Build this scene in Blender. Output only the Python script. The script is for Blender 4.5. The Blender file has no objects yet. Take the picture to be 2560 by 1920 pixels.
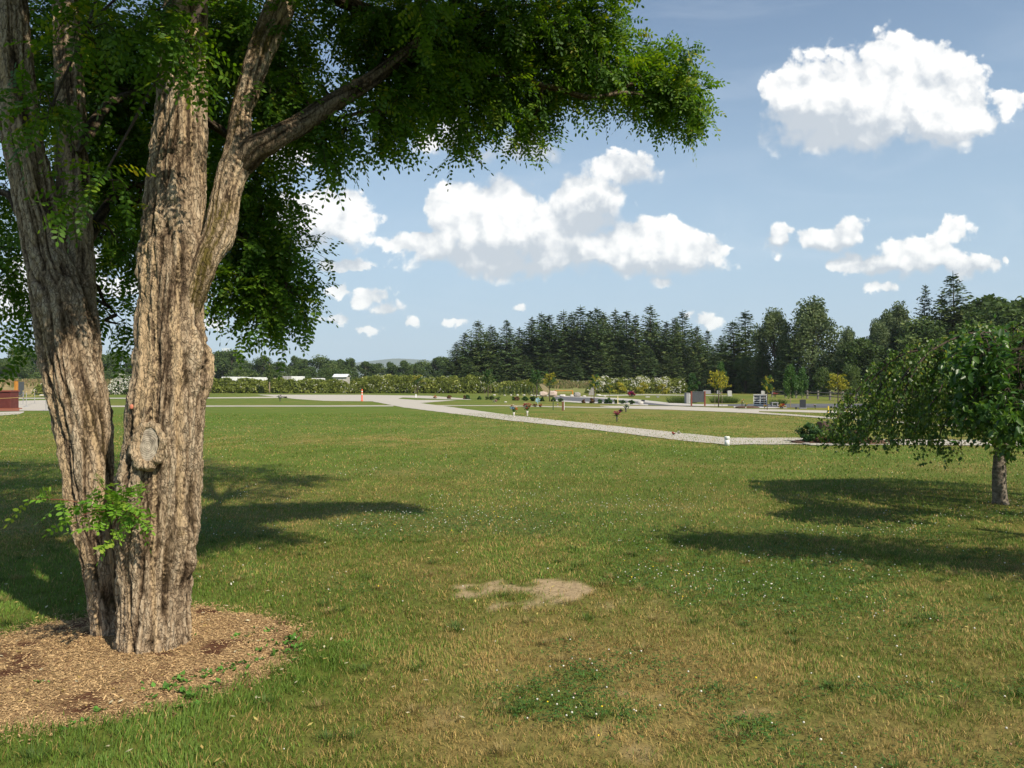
import bpy, math, random
import numpy as np
from mathutils import Vector, Matrix

# ------------------------------------------------------------------ camera, light, sky, exposure
scene = bpy.context.scene
COL = scene.collection
H, F, CX, HY, S = 1.65, 769.0, 512.0, 386.0, 0.46293   # eye height, focal px, principal column, horizon row, note scale

def at(x, y, d):
    """photo note (2212 px wide) at depth d -> world"""
    return np.array([(x * S - CX) / F * d, d, H + (HY - y * S) / F * d])

def gd(y):
    return H * F / (y * S - HY)

def gnd(x, y):
    d = gd(y)
    return np.array([(x * S - CX) / F * d, d, 0.0])

def gx(x, d):
    return np.array([(x * S - CX) / F * d, d, 0.0])

cam = bpy.data.cameras.new('camera')
cam.sensor_width = 36.0
cam.lens = F / 1024 * 36
cam.clip_start = 0.05
cam.clip_end = 30000
camo = bpy.data.objects.new('camera', cam)
COL.objects.link(camo)
camo.location = (0, 0, H)
camo.rotation_euler = (math.radians(90) + math.atan((HY - 384) / F), 0, 0)
scene.camera = camo

SUN_EL = math.radians(43)
SUN_AZ = math.atan2(0.68, -0.73)          # clockwise from +Y
sun_dir = np.array([math.sin(SUN_AZ) * math.cos(SUN_EL), math.cos(SUN_AZ) * math.cos(SUN_EL), math.sin(SUN_EL)])
sl = bpy.data.lights.new('sun', 'SUN')
sl.energy = 5.0
sl.angle = math.radians(0.53)
sl.color = (1.0, 0.91, 0.76)
so = bpy.data.objects.new('sun', sl)
COL.objects.link(so)
so.rotation_euler = Vector(sun_dir).to_track_quat('Z', 'Y').to_euler()

world = bpy.data.worlds.new('World')
scene.world = world
world.use_nodes = True
SKY_STRENGTH = 0.105

def build_world():
    nt = world.node_tree
    nt.nodes.clear()
    N, L = nt.nodes.new, nt.links.new
    out = N('ShaderNodeOutputWorld')
    bg = N('ShaderNodeBackground')
    L(bg.outputs[0], out.inputs[0])
    sky = N('ShaderNodeTexSky')
    sky.sky_type = 'NISHITA'
    sky.sun_disc = False
    sky.sun_elevation = SUN_EL
    sky.sun_rotation = SUN_AZ
    sky.altitude = 100
    sky.air_density = 1.15
    sky.dust_density = 0.3
    sky.ozone_density = 1.6

    def M(op, a, b=None, c=None, clamp=False):
        n = N('ShaderNodeMath')
        n.operation = op
        n.use_clamp = clamp
        for i, v in enumerate((a, b, c)):
            if v is None:
                continue
            if isinstance(v, (int, float)):
                n.inputs[i].default_value = v
            else:
                L(v, n.inputs[i])
        return n.outputs[0]

    def VM(op, a, b=None, c=None):
        n = N('ShaderNodeVectorMath')
        n.operation = op
        for i, v in enumerate((a, b, c)):
            if v is None:
                continue
            if isinstance(v, tuple):
                n.inputs[i].default_value = v
            else:
                L(v, n.inputs[i])
        return n

    def rng_(x, a, b, c=0.0, d=1.0):
        n = N('ShaderNodeMapRange')
        n.interpolation_type = 'SMOOTHSTEP'
        L(x, n.inputs[0])
        for i, v in enumerate((a, b, c, d)):
            if isinstance(v, (int, float)):
                n.inputs[i + 1].default_value = v
            else:
                L(v, n.inputs[i + 1])
        return n.outputs[0]

    tc = N('ShaderNodeTexCoord')
    sp = N('ShaderNodeSeparateXYZ')
    L(tc.outputs['Generated'], sp.inputs[0])
    y = M('MAXIMUM', sp.outputs[1], 0.04)
    qx = M('MULTIPLY_ADD', M('DIVIDE', sp.outputs[0], y), F / S / 1000, CX / S / 1000)
    qy = M('MULTIPLY_ADD', M('DIVIDE', sp.outputs[2], y), -F / S / 1000, HY / S / 1000)
    cb = N('ShaderNodeCombineXYZ')
    L(qx, cb.inputs[0]); L(qy, cb.inputs[1])
    q = cb.outputs[0]
    def noise(vec, scale, detail, rough, dist=0.0):
        n = N('ShaderNodeTexNoise')
        n.noise_dimensions = '2D'
        n.inputs['Scale'].default_value = scale
        n.inputs['Detail'].default_value = detail
        n.inputs['Roughness'].default_value = rough
        n.inputs['Distortion'].default_value = dist
        L(vec, n.inputs['Vector'])
        return n
    w1 = noise(q, 9.0, 2.0, 0.5)
    wv = VM('SUBTRACT', w1.outputs['Color'], (0.5, 0.5, 0.5)).outputs[0]
    qw = VM('MULTIPLY_ADD', wv, (0.034, 0.026, 0.0), q).outputs[0]
    w2 = noise(q, 46.0, 3.0, 0.55)
    qw = VM('MULTIPLY_ADD', VM('SUBTRACT', w2.outputs['Color'], (0.5, 0.5, 0.5)).outputs[0], (0.020, 0.016, 0.0), qw).outputs[0]
    blobs = [  # centre, radii (thousands of note px), softness offset
        (1905, 200, 190, 105), (1935, 135, 85, 62), (2015, 185, 100, 88), (1760, 205, 105, 70), (2085, 250, 75, 52),
        (1870, 262, 215, 58), (2185, 216, 60, 22), (1700, 215, 60, 48), (1810, 288, 150, 40), (1740, 262, 85, 45), (2030, 268, 110, 45),
        (990, 440, 62, 42), (1095, 442, 88, 55), (1100, 500, 160, 62), (905, 525, 95, 24), (1060, 550, 165, 40), (1100, 572, 130, 26), (1190, 545, 120, 40),
        (1275, 425, 85, 42), (1360, 368, 80, 34), (1225, 475, 110, 48), (1300, 540, 130, 38), (1390, 515, 105, 45),
        (1475, 535, 75, 40), (1400, 568, 150, 28), (1550, 540, 35, 10),
        (700, 470, 115, 54), (655, 500, 95, 62), (735, 570, 68, 13), (785, 472, 55, 24),
        (620, 345, 60, 44), (1672, 517, 40, 28), (1692, 492, 19, 17),
        (1795, 522, 68, 23), (1828, 497, 40, 22), (2066, 498, 44, 34), (1990, 545, 85, 36), (1900, 570, 78, 20),
        (1835, 568, 62, 20), (2090, 570, 65, 22), (2166, 560, 17, 14),
        (795, 645, 42, 27), (828, 670, 42, 15), (735, 630, 22, 14), (728, 695, 36, 12), (888, 700, 20, 11), (800, 712, 40, 9),
        (1125, 668, 19, 10), (1430, 610, 30, 11), (1890, 615, 27, 11), (1525, 695, 45, 13), (1490, 684, 20, 14),
        (245, 620, 75, 18), (40, 640, 90, 40), (985, 700, 34, 8), (470, 700, 50, 10), (120, 560, 90, 45),
        (950, 295, 80, 42, .25), (1120, 322, 95, 34, .2), (1040, 335, 80, 28, .3),
    ]
    acc = None
    for b in blobs:
        cx, cy, rx, ry = [v / 1000 for v in b[:4]]
        rx, ry = rx * 1.10 + .004, ry * 1.14 + .004
        ln = VM('LENGTH', VM('MULTIPLY_ADD', qw, (1 / rx, 1 / ry, 0), (-cx / rx, -cy / ry, 0)).outputs[0]).outputs['Value']
        if len(b) > 4 or b[2] < 62:
            ln = M('ADD', ln, b[4]) if len(b) > 4 else M('MULTIPLY_ADD', ln, 0.62, 0.46 if b[1] < 680 and b[2] > 20 else 0.58)
        if acc is None:
            acc = ln
        else:
            acc = M('SMOOTH_MIN', acc, ln, 0.22)
    f = M('MULTIPLY', M('SUBTRACT', 1.06, acc), 2.1)
    darks = [(1090, 568, 190, 52), (1750, 290, 210, 62), (1930, 318, 250, 44), (1440, 590, 160, 26), (1990, 590, 180, 24), (1250, 585, 160, 26),
             (690, 540, 110, 40), (800, 690, 60, 14), (1280, 475, 90, 40), (1380, 395, 70, 35), (1090, 340, 170, 70), (1810, 545, 80, 20), (1690, 535, 40, 12)]
    dacc = None
    for b in darks:
        cx, cy, rx, ry = [v / 1000 for v in b[:4]]
        ln = VM('LENGTH', VM('MULTIPLY_ADD', qw, (1 / rx, 1 / ry, 0), (-cx / rx, -cy / ry, 0)).outputs[0]).outputs['Value']
        dacc = ln if dacc is None else M('MINIMUM', dacc, ln)
    dark = rng_(dacc, 0.0, 1.5, 1.0, 0.0)
    # billows: fractal puffs, evaluated here and a little toward the sun for their light side
    def puffs(vec):
        a = noise(vec, 10.0, 7.0, 0.56)
        v = N('ShaderNodeTexVoronoi')
        v.voronoi_dimensions = '2D'
        v.feature = 'F1'
        v.inputs['Scale'].default_value = 22.0
        v.inputs['Detail'].default_value = 1.5
        v.inputs['Roughness'].default_value = 0.5
        L(VM('MULTIPLY_ADD', VM('SUBTRACT', a.outputs['Color'], (0.5, 0.5, 0.5)).outputs[0], (0.06, 0.06, 0), vec).outputs[0], v.inputs['Vector'])
        return M('ADD', M('MULTIPLY', a.outputs['Fac'], 1.25), M('MULTIPLY', v.outputs['Distance'], -0.34))
    p0 = puffs(q)
    p1 = puffs(VM('ADD', q, (0.018, -0.024, 0.0)).outputs[0])
    dens = M('ADD', f, M('MULTIPLY', M("SUBTRACT", p0, 0.47), 2.15))
    hi = M('MULTIPLY_ADD', dark, 0.95, 0.36)
    alpha = rng_(dens, -0.10, hi)
    lit = M('MULTIPLY_ADD', M('SUBTRACT', p0, p1), 0.75, 0.755)
    lit = M('MULTIPLY_ADD', M('SUBTRACT', w1.outputs['Fac'], 0.5), 0.40, lit)
    lit = M('MULTIPLY_ADD', rng_(dens, 0.2, 2.0), 0.08, lit)
    lit = M('MULTIPLY_ADD', dark, -0.66, lit)
    lit = M('MINIMUM', M('MAXIMUM', lit, 0.36), 1.0)
    ccol = N('ShaderNodeMix'); ccol.data_type = 'RGBA'
    L(rng_(lit, 0.25, 0.98), ccol.inputs[0])
    ccol.inputs[6].default_value = (0.47, 0.52, 0.585, 1)
    ccol.inputs[7].default_value = (0.99, 0.975, 0.95, 1)
    # thin high veil
    veil = noise(VM('MULTIPLY', q, (1.0, 4.0, 1.0)).outputs[0], 2.2, 5.0, 0.55, 0.6)
    va = M('MULTIPLY', rng_(veil.outputs['Fac'], 0.42, 0.80), 0.11)
    skyc = VM('SCALE', sky.outputs[0])
    skyc.inputs['Scale'].default_value = SKY_STRENGTH
    hz = N('ShaderNodeMix'); hz.data_type = 'RGBA'
    L(rng_(sp.outputs[2], 0.0, 0.48, 0.97, 0.06), hz.inputs[0]); L(skyc.outputs[0], hz.inputs[6]); hz.inputs[7].default_value = (0.37, 0.515, 0.67, 1)
    mv = N('ShaderNodeMix'); mv.data_type = 'RGBA'
    L(va, mv.inputs[0]); L(hz.outputs[2], mv.inputs[6]); mv.inputs[7].default_value = (0.75, 0.80, 0.87, 1)
    front = rng_(sp.outputs[1], 0.06, 0.2)
    al = M('MULTIPLY', M('MULTIPLY', alpha, front), 0.97)
    mx = N('ShaderNodeMix'); mx.data_type = 'RGBA'
    L(al, mx.inputs[0]); L(mv.outputs[2], mx.inputs[6]); L(ccol.outputs[2], mx.inputs[7])
    L(mx.outputs[2], bg.inputs[0])
    bg.inputs[1].default_value = 1.0
    # only the part of the sky that holds these clouds needs the cloud nodes
    bg0 = N('ShaderNodeBackground')
    L(mv.outputs[2], bg0.inputs[0])
    reg = M('MULTIPLY', M('GREATER_THAN', sp.outputs[1], 0.061), M('MULTIPLY', M('GREATER_THAN', sp.outputs[2], -0.01), M('LESS_THAN', M('DIVIDE', sp.outputs[2], y), 0.62)))
    ms = N('ShaderNodeMixShader')
    L(reg, ms.inputs[0]); L(bg0.outputs[0], ms.inputs[1]); L(bg.outputs[0], ms.inputs[2])
    L(ms.outputs[0], out.inputs[0])
build_world()
world.cycles.sampling_method = 'MANUAL'
world.cycles.sample_map_resolution = 512

vs = scene.view_settings
vs.view_transform = 'Standard'
vs.look = 'None'
vs.exposure = 0.27
vs.gamma = 1.0
vs.use_curve_mapping = False
scene.render.film_transparent = False
scene.cycles.use_denoising = True
scene.cycles.max_bounces = 8
scene.cycles.diffuse_bounces = 3
scene.cycles.transmission_bounces = 4
scene.cycles.transparent_max_bounces = 8
scene.cycles.volume_bounces = 1
scene.cycles.caustics_reflective = False
scene.cycles.caustics_refractive = False

# ------------------------------------------------------------------ helpers
RNG = np.random.default_rng(7)
random.seed(7)

NROT = np.array(Matrix.Rotation(.62, 3, 'X') @ Matrix.Rotation(.87, 3, 'Y') @ Matrix.Rotation(.41, 3, 'Z'))

def vnoise(p, seed=0):
    """value noise in [-1,1]; p (...,3)"""
    p = np.asarray(p, dtype=np.float64)
    p = p @ NROT
    i = np.floor(p).astype(np.int64)
    f = p - i
    u = f * f * f * (f * (f * 6 - 15) + 10)
    def h(dx, dy, dz):
        n = ((i[..., 0] + dx) * 374761393 + (i[..., 1] + dy) * 668265263 + (i[..., 2] + dz) * 1440662683 + seed * 974634777) & 0xffffffff
        n = ((n ^ (n >> 13)) * 1274126177) & 0xffffffff
        n = ((n ^ (n >> 16)) * 2246822519) & 0xffffffff
        n = n ^ (n >> 15)
        return (n & 0xffffff) / float(0x7fffff) - 1.0
    ux, uy, uz = u[..., 0], u[..., 1], u[..., 2]
    a = h(0, 0, 0) * (1 - ux) + h(1, 0, 0) * ux
    b = h(0, 1, 0) * (1 - ux) + h(1, 1, 0) * ux
    c = h(0, 0, 1) * (1 - ux) + h(1, 0, 1) * ux
    d = h(0, 1, 1) * (1 - ux) + h(1, 1, 1) * ux
    return (a * (1 - uy) + b * uy) * (1 - uz) + (c * (1 - uy) + d * uy) * uz

def fbm(p, octs=4, seed=0, gain=0.5):
    p = np.asarray(p, dtype=np.float64)
    v, a, t = 0.0, 1.0, 0.0
    for k in range(octs):
        v = v + a * vnoise(p * (2.03 ** k) + 17.3 * k, seed + k)
        t += a
        a *= gain
    return v / t

def xy0(X, Y, s=1.0):
    return np.stack([X * s, Y * s, np.zeros_like(X)], -1)

def nrm(v):
    return v / np.maximum(np.linalg.norm(v, axis=-1, keepdims=True), 1e-9)

def sstep(a, b, x):
    t = np.clip((x - a) / (b - a), 0, 1)
    return t * t * (3 - 2 * t)

def tag(o, label=None, cat=None, group=None, kind=None):
    if label: o['label'] = label
    if cat: o['category'] = cat
    if group: o['group'] = group
    if kind: o['kind'] = kind
    return o

def thing(name, label, cat, loc=(0, 0, 0), rz=0.0, group=None):
    o = bpy.data.objects.new(name, None)
    o.empty_display_size = 0.2
    COL.objects.link(o)
    o.location = [float(v) for v in loc]
    o.rotation_euler = (0, 0, rz)
    return tag(o, label, cat, group)

def mesh(name, V, quads=None, tris=None, mat=None, parent=None, attrs=None, cols=None, smooth=False):
    V = np.ascontiguousarray(V, dtype=np.float32).reshape(-1, 3)
    me = bpy.data.meshes.new(name)
    me.vertices.add(len(V))
    me.vertices.foreach_set('co', V.ravel())
    idx, starts, tot = [], [], 0
    for arr, k in ((quads, 4), (tris, 3)):
        if arr is None or len(arr) == 0:
            continue
        arr = np.asarray(arr, dtype=np.int32).reshape(-1, k)
        idx.append(arr.ravel())
        starts.append(tot + np.arange(len(arr), dtype=np.int32) * k)
        tot += arr.size
    idx = np.concatenate(idx); starts = np.concatenate(starts)
    me.loops.add(len(idx))
    me.loops.foreach_set('vertex_index', idx)
    me.polygons.add(len(starts))
    me.polygons.foreach_set('loop_start', starts)
    if smooth:
        me.polygons.foreach_set('use_smooth', np.ones(len(starts), dtype=bool))
    me.update(calc_edges=True)
    for k, a in (attrs or {}).items():
        at_ = me.attributes.new(k, 'FLOAT', 'POINT')
        at_.data.foreach_set('value', np.ascontiguousarray(a, dtype=np.float32))
    for k, a in (cols or {}).items():
        a = np.asarray(a, dtype=np.float32)
        if a.shape[1] == 3:
            a = np.concatenate([a, np.ones((len(a), 1), np.float32)], 1)
        at_ = me.attributes.new(k, 'FLOAT_COLOR', 'POINT')
        at_.data.foreach_set('color', np.ascontiguousarray(a).ravel())
    if mat: me.materials.append(mat)
    o = bpy.data.objects.new(name, me)
    COL.objects.link(o)
    if parent is not None: o.parent = parent
    return o

def dup(root, loc, rz=0.0, sc=(1, 1, 1), label=None, group=None):
    r = root.copy()
    COL.objects.link(r)
    r.location = [float(v) for v in loc]
    r.rotation_euler = (0, 0, rz)
    r.scale = sc
    if label: r['label'] = label
    if group: r['group'] = group
    for ch in list(root.children):
        c = ch.copy(); COL.objects.link(c); c.parent = r
        for g in list(ch.children):
            d = g.copy(); COL.objects.link(d); d.parent = c
    return r

class MB:
    def __init__(s):
        s.v, s.f = [], []
    def add(s, V, Fs):
        o = len(s.v)
        s.v += [tuple(map(float, p)) for p in V]
        s.f += [tuple(int(i) + o for i in f) for f in Fs]
        return s
    def box(s, c, d, rz=0.0, bev=0.0, taper=1.0):
        x, y, z = d[0] / 2, d[1] / 2, d[2] / 2
        cs, sn = math.cos(rz), math.sin(rz)
        b = min(bev, x * .9, y * .9, z * .9)
        def P(px, py, pz):
            k = taper if pz > 0 else 1.0
            px, py = px * k, py * k
            return (c[0] + px * cs - py * sn, c[1] + px * sn + py * cs, c[2] + pz)
        if b <= 0:
            V = [P(sx * x, sy * y, sz * z) for sz in (-1, 1) for sy in (-1, 1) for sx in (-1, 1)]
            return s.add(V, [(0, 2, 3, 1), (4, 5, 7, 6), (0, 1, 5, 4), (2, 6, 7, 3), (0, 4, 6, 2), (1, 3, 7, 5)])
        ring = [(x - b, -y), (x, -y + b), (x, y - b), (x - b, y), (-x + b, y), (-x, y - b), (-x, -y + b), (-x + b, -y)]
        ins = [(px * (x - b) / x if abs(px) == x else px, py * (y - b) / y if abs(py) == y else py) for px, py in ring]
        ins = [(max(-x + b, min(x - b, px)), max(-y + b, min(y - b, py))) for px, py in ring]
        V = [P(*p, -z) for p in ring] + [P(*p, z - b) for p in ring] + [P(px, py, z) for px, py in ins]
        Fs = [tuple(range(7, -1, -1))]
        for k in range(2):
            for i in range(8):
                j = (i + 1) % 8
                Fs.append((k * 8 + i, k * 8 + j, k * 8 + 8 + j, k * 8 + 8 + i))
        Fs.append(tuple(range(16, 24)))
        return s.add(V, Fs)
    def tube(s, pts, rad, n=8, cap=True):
        pts = np.asarray(pts, float)
        if np.isscalar(rad): rad = [rad] * len(pts)
        T = nrm(np.gradient(pts, axis=0))
        ref = np.array([0, 0, 1.0]) if abs(T[0][2]) < .9 else np.array([1.0, 0, 0])
        V, Fs = [], []
        for i, p in enumerate(pts):
            a = nrm(np.cross(T[i], ref)); b = np.cross(T[i], a)
            for k in range(n):
                t = 2 * math.pi * k / n
                V.append(p + rad[i] * (math.cos(t) * a + math.sin(t) * b))
        for i in range(len(pts) - 1):
            for k in range(n):
                k2 = (k + 1) % n
                Fs.append((i * n + k, i * n + k2, (i + 1) * n + k2, (i + 1) * n + k))
        if cap:
            Fs.append(tuple(range(n))[::-1]); Fs.append(tuple(range((len(pts) - 1) * n, len(pts) * n)))
        return s.add(V, Fs)
    def lathe(s, prof, c=(0, 0, 0), n=16):
        V, Fs = [], []
        for r, z in prof:
            for k in range(n):
                t = 2 * math.pi * k / n
                V.append((c[0] + r * math.cos(t), c[1] + r * math.sin(t), c[2] + z))
        for i in range(len(prof) - 1):
            for k in range(n):
                k2 = (k + 1) % n
                Fs.append((i * n + k, i * n + k2, (i + 1) * n + k2, (i + 1) * n + k))
        Fs.append(tuple(range(n))[::-1]); Fs.append(tuple(range((len(prof) - 1) * n, len(prof) * n)))
        return s.add(V, Fs)
    def rock(s, c, d, seed=0, rough=.22, nu=14, nv=9, flat=True):
        V, Fs = [], []
        for j in range(nv + 1):
            ph = -math.pi / 2 + math.pi * j / nv
            for i in range(nu):
                th = 2 * math.pi * i / nu
                p = np.array([math.cos(ph) * math.cos(th), math.cos(ph) * math.sin(th), math.sin(ph)])
                p = np.sign(p) * np.abs(p) ** .8
                k = 1 + rough * float(fbm(p * 1.7 + seed * 9.1, 3, seed))
                q = p * k
                V.append((c[0] + q[0] * d[0] / 2, c[1] + q[1] * d[1] / 2, c[2] + (q[2] * .5 + .42) * d[2]))
        for j in range(nv):
            for i in range(nu):
                i2 = (i + 1) % nu
                Fs.append((j * nu + i, j * nu + i2, (j + 1) * nu + i2, (j + 1) * nu + i))
        return s.add(V, Fs)
    def obj(s, name, mat, parent=None, smooth=False):
        me = bpy.data.meshes.new(name)
        me.from_pydata(s.v, [], s.f)
        if smooth:
            me.polygons.foreach_set('use_smooth', np.ones(len(me.polygons), dtype=bool))
        me.materials.append(mat)
        o = bpy.data.objects.new(name, me)
        COL.objects.link(o)
        if parent is not None: o.parent = parent
        return o

# ------------------------------------------------------------------ materials
def new_mat(name):
    m = bpy.data.materials.new(name)
    m.use_nodes = True
    nt = m.node_tree
    nt.nodes.clear()
    out = nt.nodes.new('ShaderNodeOutputMaterial')
    return m, nt, out

def bsdf(nt, rough=.8, spec=.25):
    b = nt.nodes.new('ShaderNodeBsdfPrincipled')
    b.inputs['Roughness'].default_value = rough
    b.inputs['Specular IOR Level'].default_value = spec
    return b

def c4(c): return (c[0], c[1], c[2], 1)

def pmat(name, c1, c2=None, scale=8.0, rough=.8, bump=.15, bscale=None, spec=.25, metal=0.0, stretch=(1, 1, 1), detail=5.0):
    """two-tone noise over the surface with a fine bump"""
    m, nt, out = new_mat(name)
    N, L = nt.nodes.new, nt.links.new
    b = bsdf(nt, rough, spec)
    b.inputs['Metallic'].default_value = metal
    tc = N('ShaderNodeTexCoord')
    mp = N('ShaderNodeMapping'); mp.inputs['Scale'].default_value = stretch
    L(tc.outputs['Object'], mp.inputs[0])
    n = N('ShaderNodeTexNoise'); n.inputs['Scale'].default_value = scale; n.inputs['Detail'].default_value = detail; n.inputs['Roughness'].default_value = .6
    L(mp.outputs[0], n.inputs['Vector'])
    r = N('ShaderNodeValToRGB')
    r.color_ramp.elements[0].position = .32; r.color_ramp.elements[1].position = .68
    c2 = c2 or tuple(v * .8 for v in c1)
    r.color_ramp.elements[0].color = c4(c2); r.color_ramp.elements[1].color = c4(c1)
    L(n.outputs['Fac'], r.inputs[0]); L(r.outputs[0], b.inputs['Base Color'])
    if bump:
        n2 = N('ShaderNodeTexNoise'); n2.inputs['Scale'].default_value = bscale or scale * 6; n2.inputs['Detail'].default_value = 4
        L(mp.outputs[0], n2.inputs['Vector'])
        bp = N('ShaderNodeBump'); bp.inputs['Strength'].default_value = bump; bp.inputs['Distance'].default_value = .02
        L(n2.outputs['Fac'], bp.inputs['Height']); L(bp.outputs[0], b.inputs['Normal'])
    L(b.outputs[0], out.inputs[0])
    return m

def leafmat(name, stops, trans=.35, tcol=None, rough=.55, spec=.3):
    """leaf tissue: colour by the per-leaf attribute rnd, light passes through"""
    m, nt, out = new_mat(name)
    N, L = nt.nodes.new, nt.links.new
    a = N('ShaderNodeAttribute'); a.attribute_name = 'rnd'
    r = N('ShaderNodeValToRGB')
    cr = r.color_ramp
    while len(cr.elements) < len(stops): cr.elements.new(.5)
    for e, (p, c) in zip(cr.elements, stops):
        e.position = p; e.color = c4(c)
    L(a.outputs['Fac'], r.inputs[0])
    b = bsdf(nt, rough, spec)
    L(r.outputs[0], b.inputs['Base Color'])
    t = N('ShaderNodeBsdfTranslucent')
    mu = N('ShaderNodeMix'); mu.data_type = 'RGBA'; mu.blend_type = 'MULTIPLY'; mu.inputs[0].default_value = 1
    L(r.outputs[0], mu.inputs[6]); mu.inputs[7].default_value = c4(tcol or (1.5, 1.6, .8))
    L(mu.outputs[2], t.inputs[0])
    mx = N('ShaderNodeMixShader'); mx.inputs[0].default_value = trans
    L(b.outputs[0], mx.inputs[1]); L(t.outputs[0], mx.inputs[2]); L(mx.outputs[0], out.inputs[0])
    return m

def colmat(name, attr='col', trans=0.0, rough=.7, spec=.2, fine=0.0, fscale=60.0, bump=0.0, sx=1.0):
    """albedo from a colour attribute (species / dryness per blade or spot), optional fine speckle"""
    m, nt, out = new_mat(name)
    N, L = nt.nodes.new, nt.links.new
    a = N('ShaderNodeAttribute'); a.attribute_name = attr
    c = a.outputs['Color']
    b = bsdf(nt, rough, spec)
    if fine:
        tc = N('ShaderNodeTexCoord')
        n = N('ShaderNodeTexNoise'); n.inputs['Scale'].default_value = fscale; n.inputs['Detail'].default_value = 6; n.inputs['Roughness'].default_value = .7
        L(tc.outputs['Object'], n.inputs['Vector'])
        mr = N('ShaderNodeMapRange'); mr.inputs[1].default_value = .25; mr.inputs[2].default_value = .75
        mr.inputs[3].default_value = 1 - fine; mr.inputs[4].default_value = 1 + fine
        L(n.outputs['Fac'], mr.inputs[0])
        vm = N('ShaderNodeVectorMath'); vm.operation = 'SCALE'
        L(c, vm.inputs[0]); L(mr.outputs[0], vm.inputs['Scale'])
        c = vm.outputs[0]
        if bump:
            bp = N('ShaderNodeBump'); bp.inputs['Strength'].default_value = bump; bp.inputs['Distance'].default_value = .03
            L(n.outputs['Fac'], bp.inputs['Height']); L(bp.outputs[0], b.inputs['Normal'])
    L(c, b.inputs['Base Color'])
    sh = b.outputs[0]
    if trans:
        t = N('ShaderNodeBsdfTranslucent'); L(c, t.inputs[0])
        mx = N('ShaderNodeMixShader'); mx.inputs[0].default_value = trans
        L(b.outputs[0], mx.inputs[1]); L(t.outputs[0], mx.inputs[2]); sh = mx.outputs[0]
    L(sh, out.inputs[0])
    return m

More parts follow.
